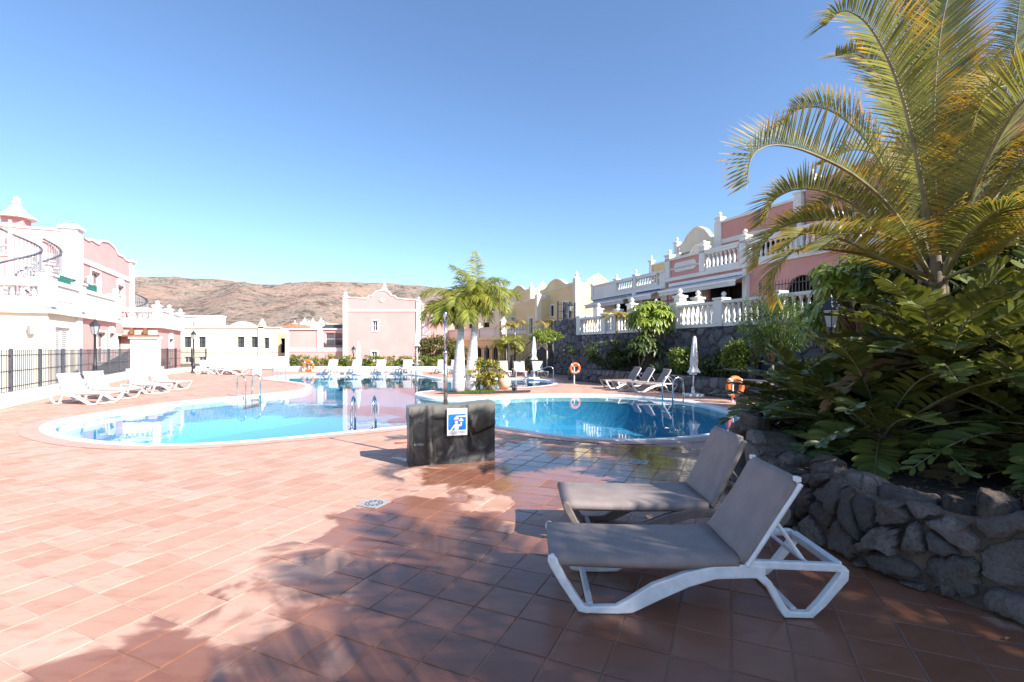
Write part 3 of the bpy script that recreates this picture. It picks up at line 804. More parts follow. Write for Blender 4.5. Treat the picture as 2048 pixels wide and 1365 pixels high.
# ================================================================== far centre
def frontal(name, label, u0, u1, ytop, d, mat, dep=8, holes=(), z0=0.0, cat='house', yb=None):
    a, b = at(u0, ytop, d), at(u1, ytop, d)
    t = thing(name, label, cat, (a.x, d, 0))
    block(t, 0, b.x - a.x, 0, dep, z0, a.z, mat, holes)
    return t, b.x - a.x, a.z
t, W, H = frontal('apartment_house', 'low cream house with barred windows behind the left lamp post', 352, 560, 657, 52, M['paleyellow'], 8,
    [('y-', 0.9+k, 1.65+k, 1.75, 2.9, 'bars') for k in (0.0, 1.55, 5.7, 7.2)] + [('y-', 9.3, 10.0, 1.65, 2.8, 'bars')] + [('y-', 0.9+k, 1.65+k, 0.1, 0.75, 'win_plain') for k in (0.0, 1.55, 5.7, 7.2)])
trim(t, [(-0.05, W+0.05, -0.06, -0.003, 1.22, 1.36), (-0.1, W+0.1, -0.12, 0.3, H+0.001, H+0.14)], M['white'], 'string_course')
curvy(t, 'x', 0.15, 5.2, 9.0, H+0.145, [(0, 0.03), (.15, .08), (.3, .35), (.5, .5), (.7, .35), (.85, .08), (1, .03)], 0.24, M['paleyellow'])
trim(t, [(8.85, 9.45, -0.12, 0.5, 0, H+0.35)], M['cream'], 'pilaster')
m = MB(); m.lathe([(0.42, H+0.36), (0.38, H+0.45), (0.2, H+0.75), (0.12, H+0.8), (0.14, H+0.92), (0.02, H+1.05)], (9.15, 0.2, 0), 8); m.build('turret_cap', M['cream'], t)
m = MB(); m.prism([(9.6, H-0.05), (11.9, H-0.05), (11.9, H+0.55)], 1.0, 6, 'y'); m.build('roof', M['rooft'], t)
t, W, H = frontal('apartment_block', 'bright white flat roofed apartment block below the hillside', 355, 438, 634, 95, M['white'], 2.2,
    [('y-', 0.9, 2.0, 4.5, 5.9, 'dark'), ('y-', 2.6, 4.1, 4.7, 5.9, 'dark'), ('y-', 6.1, 6.6, 5.0, 5.5, 'win_plain')], 0.0, 'building')
trim(t, [(-0.2, W+0.2, -0.2, 2.2, H+0.001, H+0.25), (3.6, W, -0.4, -0.003, 3.6, H-0.3)], M['white'], 'roof_slab')
t, W, H = frontal('garden_house', 'low pink house wing with white bands and grey shutter left of tower', 572, 690, 660, 44.6, M['pink'], 6,
    [('y-', 3.6, 5.3, 1.9, 3.1, 'win_plain')])
trim(t, [(-0.05, W, -0.06, -0.003, 1.35, 1.65), (-0.05, 0.3, -0.08, -0.061, 0, H), (2.9, 3.4, -0.07, -0.003, 1.651, H), (-0.1, W, -0.12, 0.3, H+0.001, H+0.12)], M['white'], 'trim')
m = MB(); m.prism([(3.1, H+0.125), (5.6, H+0.125), (5.4, H+0.5), (3.6, H+0.5)], 0.2, 4, 'y'); m.build('roof', M['iron_grey'], t)
m = MB()
for k in range(22): m.box(3.5 + k*0.085, 3.53 + k*0.085, -0.05, -0.02, 1.75, 2.2)
m.build('railing', M['iron_grey'], t)
t, W, H = frontal('cream_annex', 'cream annex with open doorway between cream house and pink wing', 556, 574, 668, 46.5, M['ochre'], 4, [('y-', 0.25, 0.7, 1.2, 2.6, 'dark')])
for (ua, ub, yt, d_, lb, mt) in ((575, 660, 652, 58, 'white rooftop blocks just above the low pink wing', 'white'), (600, 650, 645, 66, 'small cream rooftop parapet left of the pink tower', 'cream')):
    t, W, H = frontal('rooftop_house', lb, ua, ub, yt, d_, M[mt], 6)
    for k in range(3): ballpost(t, W * (0.15 + 0.33*k), 0.3, H + 0.001, H + 0.25, 0.3, M['white'])
    trim(t, [(0, W, -0.05, 0.25, H-0.35, H+0.06)], M['trim'], 'coping')
# pink tower house
a, b = at(689, 698, 44), at(838, 698, 44)
PT = thing('tower_house', 'pink gabled house with white corner pilasters facing across the pool', 'house', (a.x, 44, 0)); W = b.x - a.x; H = 5.95
block(PT, 0, W, 0, 6, 0, H, M['pink'], [('y-', 2.55, 3.0, 3.25, 4.15, 'win'), ('y-', 2.45, 2.95, 0.55, 1.35, 'win')])
trim(PT, [(-0.12, 0.22, -0.1, 0.25, 0, 6.35), (W-0.22, W+0.12, -0.1, 0.25, 0, 5.9)], M['white'], 'corner_pilaster')
trim(PT, [(0.221, W-0.221, -0.06, -0.003, 4.98, 5.16)], M['white'], 'string_course')
for x, z in ((0.05, 6.351), (W-0.05, 5.901)):
    m = MB(); m.lathe([(0.26, z), (0.24, z+0.08), (0.12, z+0.14), (0.17, z+0.28), (0.09, z+0.4), (0.01, z+0.46)], (x, 0.08, 0), 8); m.build('finial', M['white'], PT)
curvy(PT, 'x', 0.15, 0.221, W-0.221, H+0.001, [(0, .28), (.16, .22), (.28, .2), (.32, .42), (.36, .44), (.42, .8), (.5, .92), (.58, .8), (.64, .44), (.68, .42), (.72, .2), (.86, .1), (1, .05)], 0.3, M['pink'])
m = MB(); n = 14; m.prism([(W*0.5+0.02+0.2*cos(2*pi*k/n), 6.02+0.2*sin(2*pi*k/n)) for k in range(n)], -0.05, -0.001, 'y'); m.build('oculus', M['cream'], PT)
m = MB(); m.lathe([(0.66, 6.75), (0.6, 6.85), (0.3, 7.15), (0.14, 7.45), (0.08, 7.55), (0.12, 7.68), (0.06, 7.8), (0.01, 7.95)], (W*0.48, 1.4, 0), 8); m.box(W*0.48-0.35, W*0.48+0.35, 1.05, 1.75, 5.951, 6.74); m.build('chimney', M['white'], PT)
p_ = at(846, 698, 45); spiral((p_.x, p_.y, 2.4), 0, 'thin spiral staircase right of the pink tower house', 0.55, 2.3, 0.9, radians(-100))
# buildings glimpsed between the palms
t, W, H = frontal('pink_house', 'pale pink house with small windows left of the round bush', 838, 905, 645, 52, M['pink'], 6,
    [('y-', 0.7, 1.1, 2.4, 3.1, 'win'), ('y-', 2.0, 2.5, 1.2, 2.2, 'win'), ('y-', 2.9, 3.4, 1.2, 2.9, 'dark')])
balustrade(t, 'x', 0.1, 0, W, H+0.001, H+0.7, 0.3, M['white'])
t, W, H = frontal('white_house', 'white house with terracotta roof seen between the palm crowns', 850, 985, 622, 74, M['white'], 6,
    [('y-', 1.0+k*2.2, 1.9+k*2.2, 4.6, 6.0, 'dark') for k in range(4)])
m = MB(); m.prism([(-0.4, H), (W+0.4, H), (W*0.5, H+1.0)], -0.4, 6, 'y'); m.build('roof', M['rooft'], t)

# arcaded ochre house (end of the right-hand row)
ARZ = atan2(0.82, -0.57)
AC = thing('arcaded_house', 'ochre house with dark arches and balustraded balcony right of royal palms', 'house', at(1000, 698, 44) - Vector((0,0,EYE)), ARZ)
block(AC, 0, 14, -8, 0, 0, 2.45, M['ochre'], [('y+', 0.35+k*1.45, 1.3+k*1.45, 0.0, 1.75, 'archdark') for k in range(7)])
trim(AC, [(-0.1, 14, -0.1, 0.12, 2.451, 2.65), (-0.1, 14, -0.14, 0.14, 3.5, 3.62), (0.3, 13.9, -0.08, 0.08, 2.651, 3.5)], M['cream'], 'parapet')
for k in range(4): trim(AC, [(0.8+k*3.2, 3.3+k*3.2, 0.085, 0.11, 2.85, 3.35)], M['trim'], 'parapet_panel')
for x in (0, 3.6, 7.2): ballpost(AC, x, 0, 2.66, 3.7, 0.4, M['cream'])
block(AC, 1, 14, -8, -2.0, 2.451, 5.2, M['cream'], [('y+', 2+k*3, 3.2+k*3, 2.6, 4.3, 'dark') for k in range(4)])
p_ = at(1006, 698, 43.6)
SP = thing('balcony_house', 'yellow house front with white balustrade above arches and stairs', 'house', (p_.x, p_.y, 0), 0)
block(SP, 0, 3.7, 0, 6, 0, 2.9, M['yellow'], [('y-', 2.2, 2.9, 0.2, 1.7, 'archdark')])
trim(SP, [(-0.1, 3.8, -0.12, 0.3, 2.901, 3.1)], M['trim'], 'cornice')
balustrade(SP, 'x', 0.05, 0.25, 3.6, 3.101, 4.05, 0.24, M['white']); ballpost(SP, 0.05, 0.05, 3.102, 4.1, 0.4, M['white'])
block(SP, 0.3, 3.65, 2.2, 6, 2.902, 5.3, M['ochre'], [('y-', 0.7, 1.3, 3.6, 4.6, 'win'), ('y-', 2.3, 3.1, 3.1, 4.8, 'win')])
def rowhouse(u, d, label, mat, Wd, dep, Ht, yrz=atan2(0.9165, -0.40), gab=0.9, holes=(), name='row_house'):
    p = at(u, 698, d); t = thing(name, label, 'house', (p.x, p.y, 0), yrz)
    block(t, 0, Wd, -dep, 0, 0, Ht, mat, holes)
    trim(t, [(-0.06, Wd, -0.3, 0.06, Ht+0.001, Ht+0.12), (-0.08, 0.35, -0.35, 0.08, 0, Ht+0.5)], M['cream'], 'corner_pilaster')
    m = MB(); m.lathe([(0.28, Ht+0.501), (0.24, Ht+0.6), (0.1, Ht+0.7), (0.16, Ht+0.85), (0.06, Ht+1.0), (0.01, Ht+1.15)], (0.14, -0.14, 0), 8); m.build('finial', M['white'], t)
    curvy(t, 'y', 0.16, -dep, -0.36, Ht+0.002, [(0, .1), (.15, .12), (.25, .45), (.4, gab*0.8), (.5, gab), (.6, gab*0.8), (.75, .45), (.85, .12), (1, .1)], 0.28, mat)
    curvy(t, 'x', -0.16, 0.36, Wd, Ht+0.121, [(0, .05), (.2, .1), (.35, gab*0.6), (.5, gab*0.8), (.65, gab*0.6), (.8, .1), (1, .05)], 0.24, mat)
    trim(t, [(-0.05, -0.003, -dep, -0.36, Ht*0.62, Ht*0.62+0.3)], M['cream'], 'string_course')
    return t
t = rowhouse(1152, 38, 'tall yellow gabled house with corner finial left of the terraces', M['yellow'], 6.5, 3.7, 6.6, gab=0.9, holes=[('y+', 1.2, 2.0, 3.6, 5.4, 'win'), ('y+', 3.6, 4.2, 4.4, 5.3, 'bars')])
t = rowhouse(1075, 41.5, 'lower yellow house block with finials above the stone stairs', M['yellow'], 5.5, 1.95, 5.7, gab=0.12, holes=[('y+', 0.8, 1.6, 2.9, 4.3, 'win')])
n_ = MB(); th = [2*pi*k/24 for k in range(25)]
n_.tube([(-0.03, -1.1+0.55*cos(a_), 4.0+0.55*sin(a_)) for a_ in th], 0.035, 5); n_.build('round_moulding', M['ochre'], t)
t = rowhouse(1062, 62, 'far yellow house with double curved gable and railing', M['ochre'], 8, 3.0, 9.1, gab=1.1)
t = rowhouse(1028, 66, 'farthest small ochre gable beside the hill', M['cream'], 8, 2.6, 8.2, gab=1.0)
t = rowhouse(1012, 52, 'cream house with white terrace panels behind orange palm fronds', M['cream'], 7, 4.6, 5.6, gab=0.1)
trim(t, [(-0.09, -0.051, -4.2, -0.6, 3.7, 5.2)], M['white'], 'terrace_panel')

# ================================================================== right terraces (local x away, +y towards the pool)
RRZ = atan2(0.922, -0.387)
RB = Vector((12.8, 17.2, 0))
R1 = thing('terrace_house', 'salmon pink terrace house with white balustrades and long awning', 'house', RB, RRZ)
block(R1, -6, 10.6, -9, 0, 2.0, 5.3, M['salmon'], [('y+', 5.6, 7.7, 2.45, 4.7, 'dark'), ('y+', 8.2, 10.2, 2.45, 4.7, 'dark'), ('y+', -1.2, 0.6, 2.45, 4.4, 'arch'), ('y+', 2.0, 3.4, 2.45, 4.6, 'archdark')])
trim(R1, [(-6, 10.7, -0.2, 0.14, 5.301, 5.5), (8.05, 10.5, -0.2, 0.1, 5.92, 5.99), (-6, 10.7, -0.18, 0.18, 6.42, 6.55)], M['trim'], 'cornice', 0.01)
block(R1, 8.1, 10.35, -0.12, 0.08, 5.502, 6.418, M['salmon'], [], 'parapet_panel')
m = MB(); pts = []
for sx, x_ in ((1, 10.05), (-1, 8.4)):
    for k in range(9):
        a_ = -pi/2 + pi*k/8 if sx == 1 else pi/2 + pi*k/8
        pts.append((x_ + 0.22*cos(a_) - sx*0.22, 6.0 + 0.22*sin(a_) + (0.03 if sin(a_) > 0 else -0.03)))
m.prism(pts, 0.081, 0.10, 'y'); m.build('oval_panel', M['trim'], R1)
balustrade(R1, 'x', 0.0, 5.7, 7.75, 5.501, 6.419, 0.235); balustrade(R1, 'x', 0.0, 1.6, 5.2, 5.501, 6.419, 0.235); balustrade(R1, 'x', 0.0, -5.8, 1.2, 5.501, 6.419, 0.3)
for x in (10.5, 7.95, 5.45, 1.4): ballpost(R1, x, 0, 5.502, 6.7, 0.36)
block(R1, 4.6, 9.6, -8.5, -2.5, 5.301, 8.5, M['salmon'], [('y+', 5.0, 7.0, 5.5, 7.4, 'dark')], 'upper_wall')
trim(R1, [(4.5, 9.7, -2.75, -2.4, 8.501, 8.62), (9.2, 9.68, -2.85, -2.41, 5.31, 8.5), (4.6, 9.19, -2.499, -2.44, 7.35, 7.6), (4.5, 4.9, -2.85, -2.41, 5.31, 8.5)], M['trim'], 'trim')
for x in (9.44, 4.7): ballpost(R1, x, -2.6, 8.623, 8.8, 0.34)
block(R1, -6, 4.4, -9, -2.6, 5.301, 8.9, M['salmon'], [('y+', 1.2, 2.4, 5.5, 7.4, 'dark')], 'upper_wall')
curvy(R1, 'x', -2.75, -6, 4.3, 8.901, [(0, .3), (.2, .3), (.3, .5), (.4, 1.1), (.5, 1.3), (.6, 1.1), (.7, .5), (.85, .3), (1, .2)], 0.28, M['salmon'])
curvy(R1, 'y', 4.2, -8.9, -2.95, 8.902, [(0, .1), (.3, .6), (.5, .9), (.7, .6), (1, .1)], 0.28, M['salmon'])
for x, mt in ((5.0, None),): ballpost(R1, 4.2, -2.75, 9.1, 9.4, 0.4)
block(R1, 9.75, 13.4, -7, -3.0, 5.301, 7.8, M['cream'], [], 'upper_wall')
curvy(R1, 'x', -3.12, 10.0, 13.3, 7.801, [(0, .15), (.15, .2), (.3, .75), (.5, 1.05), (.7, .75), (.85, .25), (1, .15)], 0.24, M['cream'])
trim(R1, [(9.72, 10.0, -3.2, -2.9, 5.31, 8.7), (13.2, 13.5, -3.2, -2.9, 5.31, 8.2)], M['trim'], 'corner_pilaster')
ballpost(R1, 13.35, -3.05, 8.201, 8.25, 0.28)
curvy(R1, 'x', -1.3, 9.0, 11.6, 6.0, [(0, 1.25), (.3, 1.2), (.5, .8), (.7, .55), (1, .5)], 0.18, M['cream'], 'side_wall')
# awnings (sloping cloth with a front bar)
def awning(t, x0, x1, z, out, drop, mat=None):
    m = MB(); m.add([(x0,0.05,z),(x1,0.05,z),(x1,out,z-drop),(x0,out,z-drop),(x0,0.05,z-0.03),(x1,0.05,z-0.03),(x1,out,z-drop-0.03),(x0,out,z-drop-0.03)],
        [(0,3,2,1),(4,5,6,7),(0,1,5,4),(1,2,6,5),(2,3,7,6),(3,0,4,7)])
    m.box(x0, x1, out-0.02, out+0.0, z-drop-0.24, z-drop-0.031)
    o = m.build('awning', mat or M['awning'], t)
    b = MB(); b.box(x0-0.05, x1+0.05, out+0.001, out+0.06, z-drop-0.05, z-drop+0.04); b.box(x0-0.1, x1+0.1, 0.005, 0.16, z+0.005, z+0.16); b.build('awning_bar', M['white_metal'], o)
awning(R1, 5.2, 10.3, 5.0, 0.9, 0.32)
trim(R1, [(7.85, 8.1, 0.005, 0.25, 2.45, 4.9), (5.2, 5.45, 0.005, 0.2, 2.45, 5.25)], M['trim'], 'pilaster')
R2 = thing('terrace_house', 'cream terrace house with grey balcony, balusters and dark edged awnings', 'house', RB + Vector((-0.387, 0.922, 0)) * 10.8, RRZ)
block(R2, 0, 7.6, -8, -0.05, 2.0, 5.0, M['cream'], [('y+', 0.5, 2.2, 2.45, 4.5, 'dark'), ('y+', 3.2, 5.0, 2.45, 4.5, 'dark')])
trim(R2, [(-0.05, 7.7, -0.2, 0.12, 5.001, 5.25), (-0.05, 7.7, -0.2, 0.14, 5.92, 6.02)], M['trim'], 'cornice', 0.01)
trim(R2, [(4.75, 7.5, -0.08, 0.06, 5.251, 5.92), (-0.02, 0.5, -0.08, 0.06, 5.251, 5.92)], M['trim'], 'parapet_panel')
balustrade(R2, 'x', 0.0, 0.6, 2.5, 5.252, 5.919, 0.22); balustrade(R2, 'x', 0.0, 2.9, 4.6, 5.252, 5.919, 0.22)
for x in (2.7, 4.7, 7.5): ballpost(R2, x, 0, 5.252, 6.05, 0.26)
block(R2, 0.4, 3.0, -6, -1.4, 5.001, 6.8, M['ochre'], [], 'upper_wall')
trim(R2, [(0.35, 0.6, -1.5, -1.3, 5.01, 7.0), (2.85, 3.1, -1.5, -1.3, 5.01, 7.0), (0.61, 2.84, -1.45, -1.35, 6.801, 6.9), (0.61, 2.84, -1.395, -1.36, 6.1, 6.25)], M['trim'], 'trim')
for x in (0.48, 2.97): ballpost(R2, x, -1.4, 7.002, 7.05, 0.24)
m = MB()
for k in range(16): m.box(-1.4 + k*0.11, -1.38 + k*0.11, -1.41, -1.39, 6.1, 7.05)
m.box(-1.5, 0.34, -1.42, -1.38, 7.051, 7.09); m.build('railing', M['iron_grey'], R2)
awning(R2, 0.3, 2.4, 4.95, 0.8, 0.3); awning(R2, 2.9, 7.3, 4.9, 0.8, 0.3)
trim(R2, [(0.3, 2.4, 0.14, 0.2, 4.93, 5.0), (2.9, 7.3, 0.14, 0.2, 4.93, 5.0)], M['iron_grey'], 'awning_box')
trim(R2, [(2.5, 2.85, -0.04, 0.2, 2.45, 5.0)], M['trim'], 'pilaster')

# ================================================================== stone walls
def clip(poly, nx_, ny_, c):
    out = []
    n = len(poly)
    for i in range(n):
        a, b = poly[i], poly[(i+1) % n]
        da, db = a[0]*nx_ + a[1]*ny_ - c, b[0]*nx_ + b[1]*ny_ - c
        if da <= 0: out.append(a)
        if (da < 0) != (db < 0) and abs(da - db) > 1e-12:
            t = da / (da - db); out.append((a[0] + (b[0]-a[0])*t, a[1] + (b[1]-a[1])*t))
    return out
def voronoi(L, H, cell, rng, aspect=1.25, jit=0.42, big=0.0):
    cw, chh = cell * aspect, cell
    nx_, ny_ = max(1, round(L / cw)), max(1, round(H / chh)); cw, chh = L / nx_, H / ny_
    P = {}
    for i in range(-2, nx_ + 2):
        for j in range(-2, ny_ + 2):
            P[i, j] = ((i + 0.5 + (0.5 if j % 2 else 0) + rng.uniform(-jit, jit)) * cw, (j + 0.5 + rng.uniform(-jit, jit)) * chh)
    if big:
        for k in list(P):
            if rng.random() < big: P.pop(k)
    res = []
    for (i, j), (x, y) in P.items():
        poly = [(max(0, x - 3*cw), max(0, y - 3*chh)), (min(L, x + 3*cw), max(0, y - 3*chh)), (min(L, x + 3*cw), min(H, y + 3*chh)), (max(0, x - 3*cw), min(H, y + 3*chh))]
        if poly[0][0] >= poly[1][0] or poly[0][1] >= poly[2][1]: continue
        for di in range(-3, 4):
            for dj in range(-3, 4):
                q = P.get((i+di, j+dj))
                if q is None or (di == 0 and dj == 0): continue
                nx2, ny2 = q[0]-x, q[1]-y
                poly = clip(poly, nx2, ny2, nx2*(x+q[0])/2 + ny2*(y+q[1])/2)
                if len(poly) < 3: break
            if len(poly) < 3: break
        if len(poly) >= 3: res.append(poly)
    return res
def stone(poly, joint, depth, mapf, rng, fine=1, nz=0.0, flat=False):
    """one rounded stone from a cell outline; mapf(a, b, out) -> point"""
    cx = sum(p[0] for p in poly) / len(poly); cy = sum(p[1] for p in poly) / len(poly)
    sz = min(max(p[0] for p in poly) - min(p[0] for p in poly), max(p[1] for p in poly) - min(p[1] for p in poly))
    if sz < 3.2 * joint: return None
    pts = poly
    for _ in range(fine):
        q = []
        for i in range(len(pts)):
            a, b = pts[i], pts[(i+1) % len(pts)]
            for t in ((0.14, 0.86) if flat and _ == 0 else (0.22, 0.78)): q.append((a[0] + (b[0]-a[0])*t, a[1] + (b[1]-a[1])*t))
        pts = q
    if nz:
        pts = [(p[0] + rng.uniform(-nz, nz) * sz * 0.3, p[1] + rng.uniform(-nz, nz) * sz * 0.3) for p in pts]
    k0 = max(0.5, 1 - 2 * joint / sz)
    rings = [(k0, -0.05), (k0, depth * 0.25), (k0 * 0.93, depth * 0.72), (k0 * 0.74, depth), (k0 * 0.4, depth * 1.12)]
    if flat: rings = [(k0, -0.05), (k0, depth*0.3), (k0*0.98, depth*0.7), (k0*0.93, depth*0.92), (k0*0.84, depth), (k0*0.70, depth*1.03), (k0*0.54, depth*1.05), (k0*0.36, depth*1.06), (k0*0.18, depth*1.06)]
    if fine < 2 and not flat: rings = [rings[0], rings[1], rings[3]]
    n = len(pts); vs, fs = [], []
    tx, ty = rng.uniform(-0.12, 0.12), rng.uniform(-0.12, 0.12); sd_ = rng.uniform(0, 50)
    for k, e in rings:
        for p in pts:
            a, b = cx + (p[0]-cx)*k, cy + (p[1]-cy)*k
            ee = e + (tx*(a-cx) + ty*(b-cy)) * (1 if e > 0 else 0)
            if nz and e > 0 and flat: ee += (mnoise.noise(Vector((a*5 + sd_, b*5, sd_))) * 0.20 + abs(mnoise.noise(Vector((a*11 + sd_, b*11, 3)))) * 0.10 + mnoise.noise(Vector((a*26, b*26 + sd_, 7))) * 0.035) * nz
            elif nz and e > 0: ee += mnoise.noise(Vector((a*7 + sd_, b*7, k))) * nz * 0.10 + mnoise.noise(Vector((a*19 + sd_, b*19, k))) * nz * 0.045
            vs.append(mapf(a, b, ee))
    m = len(rings)
    for i in range(m - 1):
        for j in range(n):
            fs.append((i*n+j, i*n+(j+1) % n, (i+1)*n+(j+1) % n, (i+1)*n+j))
    e = rings[-1][1] * 1.02
    if fine >= 2 or flat:
        vs.append(mapf(cx, cy, e)); fs += [((m-1)*n+j, (m-1)*n+(j+1) % n, m*n) for j in range(n)]
    else: fs.append(tuple((m-1)*n+j for j in range(n)))
    return vs, fs
def stonewall(name, label, base, u, out, L, zs, cell, seed, thick=0.5, mat='stone_far', cap=None, maxn=300):
    """straight wall from base along u, height zs(s0..)=const; facing `out`"""
    t = thing(name, label, 'wall', base)
    rng = random.Random(seed)
    def mp(a, b, e): return u * a + Vector((0,0,b)) + out * e
    m = MB(); H = zs
    vs = [mp(0,0,0), mp(L,0,0), mp(L,H,0), mp(0,H,0), mp(0,0,-thick), mp(L,0,-thick), mp(L,H,-thick), mp(0,H,-thick)]
    m.add(vs, [(0,1,2,3),(5,4,7,6),(3,2,6,7),(1,5,6,2),(4,0,3,7)]); m.build('core', M['mortar_far'], t)
    cells_ = voronoi(L, H, cell * 0.85, rng, 1.2, 0.5, 0.22); rng.shuffle(cells_)
    extra = MB(); k = 0
    for poly in cells_:
        s = stone(poly, 0.014, rng.uniform(0.02, 0.11), mp, rng, 1, 0.35)
        if not s: continue
        if k < maxn:
            q = MB(); q.add(*s); q.build('stone', M[mat], t); k += 1
        else: extra.add(*s)
    if extra.f:
        o = extra.build('small_stones', M[mat], t); o['kind'] = 'stuff'
    if cap:
        q = MB(); vs = [mp(-0.05,H+0.002,0.06), mp(L+0.05,H+0.002,0.06), mp(L+0.05,H+0.002,-thick-0.06), mp(-0.05,H+0.002,-thick-0.06)]
        vs += [v + Vector((0,0,0.1)) for v in vs]; q.add(vs, [(0,3,2,1),(4,5,6,7),(0,1,5,4),(1,2,6,5),(2,3,7,6),(3,0,4,7)]); q.build('coping', M['trim'], t)
    return t
# low stone planter along the deck (right), retaining wall behind it
stonewall('planter_wall', 'low dark stone planter wall behind the grey loungers', rline(LOWA, -0.5), RU, RNv, 15.5, 0.62, 0.30, 11)
WB = LOWA - RNv * 2.1           # retaining wall face
def ws(u):                      # distance along the retaining wall for a picture column
    r = (u - 1024) / F
    return (WB.x - r * WB.y) / (r * RU.y - RU.x)
sA, sB, sC, sD = ws(1700), ws(1352), ws(1160), ws(1108)
stonewall('retaining_wall', 'high dark stone retaining wall under the near balustrade', rline(WB, sA), RU, RNv, sB - sA, 2.45, 0.42, 21)
stonewall('retaining_wall', 'dark stone retaining wall under the farther balustrade behind schefflera', rline(WB, sB + 0.01), RU, RNv, sC - sB - 0.02, 2.38, 0.42, 22)
stonewall('retaining_wall', 'tall bare dark stone wall end beside the stairs', rline(WB, sC), RU, RNv, sD - sC, 3.4, 0.42, 23)
for (a, b, zb, lb) in ((sA, sB, 2.46, 'white balustrade on the near retaining wall, half hidden by palm'), (sB + 0.3, sC, 2.39, 'white balustrade on the farther retaining wall behind schefflera')):
    p0 = rline(WB, a)
    t = thing('terrace_balustrade', lb, 'balustrade', (p0.x, p0.y, 0), atan2(RU.y, RU.x))
    n = 3 if b - a > 6 else 2; L = b - a
    for k in range(n):
        balustrade(t, 'x', -0.05, L*k/n + (0.2 if k else 0.1), L*(k+1)/n - 0.2, zb, zb + 0.98, 0.25)
    for k in range(n + 1):
        trim(t, [(L*k/n - 0.195, L*k/n + 0.195, -0.25, 0.15, zb + 0.001, zb + 1.02), (L*k/n - 0.24, L*k/n + 0.24, -0.29, 0.19, zb + 1.021, zb + 1.1)], None, 'post', 0.01)
# terrace floor above the retaining walls
m = MB(); q = [rline(WB, sA) - RNv*0.3, rline(WB, sC) - RNv*0.3, rline(WB, sC) - RNv*9, rline(WB, sA) - RNv*9]
m.add([(p.x, p.y, 2.3) for p in q], [(0,3,2,1)]); struct(m.build('terrace', M['trim']))
# dividers with ball topped posts and iron fence on the terrace
def divider(u, d, lb, w2=2.4, fence=True):
    p = at(u, 698, d); t = thing('terrace_divider', lb, 'wall', (p.x, p.y, 2.3), atan2(RU.y, RU.x))
    trim(t, [(-0.09, 0.09, -w2, -0.18, 0, 1.35)], M['trim'], 'panel')
    for y in (0, -w2 - 0.15): ballpost(t, 0, y, 0, 1.5, 0.36)
    if fence:
        m = MB()
        for k in range(22): m.box(0.4 + k*0.11, 0.42 + k*0.11, -w2*0.5-0.01, -w2*0.5+0.01, 0, 1.6)
        m.box(0.35, 2.9, -w2*0.5-0.02, -w2*0.5+0.02, 1.601, 1.64); m.build('railing', M['iron'], t)
    return t
divider(1360, 20.9, 'white terrace divider with ball finials left of the near balustrade')
divider(1396, 21.6, 'white terrace divider with iron railing behind the near balustrade', 3.2)
divider(1197, 27.5, 'white terrace divider with ball finial above the farther balustrade', 1.2, False)
divider(1264, 24.6, 'white terrace divider with ball finial behind the schefflera', 1.4, False)
def ironfence(name, lb, p0, p1, z0, h, sp=0.11, mat='iron', posts=2.0, parent_label=None, panel=None):
    u = (p1 - p0); L = u.length; u = u / L
    t = thing(name, lb, 'fence', p0, atan2(u.y, u.x))
    n = int(L / sp); pk = MB(); pk.box(-0.009, 0.009, -0.009, 0.009, 0.0, h); pk.lathe([(0.014, h + 0.001), (0.016, h+0.02), (0.002, h+0.07)], (0,0,0), 4)
    me = None; cnt = 0; ex = MB()
    for k in range(n):
        x = (k + 0.5) * sp
        if cnt < 300:
            if me is None: o = pk.build('picket', M[mat], t); me = o.data
            else: o = link('picket', me, t)
            o.location = (x, 0, z0); cnt += 1
    r = MB(); r.box(0, L, -0.014, 0.014, z0+0.12, z0+0.15); r.box(0, L, -0.014, 0.014, z0+h*0.5, z0+h*0.5+0.03); r.box(0, L, -0.014, 0.014, z0+h-0.12, z0+h-0.09); r.build('rail', M[mat], t)
    pm = None; m_ = max(1, round(L / posts))
    for k in range(m_ + 1):
        if pm is None:
            q = MB(); q.box(-0.035, 0.035, -0.035, 0.035, 0.0, h + 0.09); o = q.build('post', M[mat], t); pm = o.data
        else: o = link('post', pm, t)
        o.location = (L * k / m_, 0, z0)
    return t
m = MB(); q0, q1 = rline(WB, sA) - RNv*1.5, rline(WB, sB - 1) - RNv*1.5
ironfence('terrace_fence', 'dark iron fence on the terrace above the palm', rline(WB, -4.5) - RNv*1.2, rline(WB, sB - 3.2) - RNv*1.2, 2.3, 1.75, 0.13, 'iron', 2.5)
# white screen wall behind it
m = MB(); p_ = rline(WB, -4.5) - RNv*1.8
t = thing('screen_wall', 'pale slatted screen wall behind the terrace fence, above the palm', 'wall', (p_.x, p_.y, 2.3), atan2(RU.y, RU.x))
for k in range(60):
    if k == 0:
        q = MB(); q.box(0, 0.1, -0.03, 0.03, 0, 1.6); o = q.build('slat', M['trim'], t); sm_ = o.data
    else: o = link('slat', sm_, t)
    o.location = (k * 0.13, 0, 0)
trim(t, [(0, 7.85, -0.06, -0.035, 0.1, 1.5)], M['iron_grey'], 'backing')
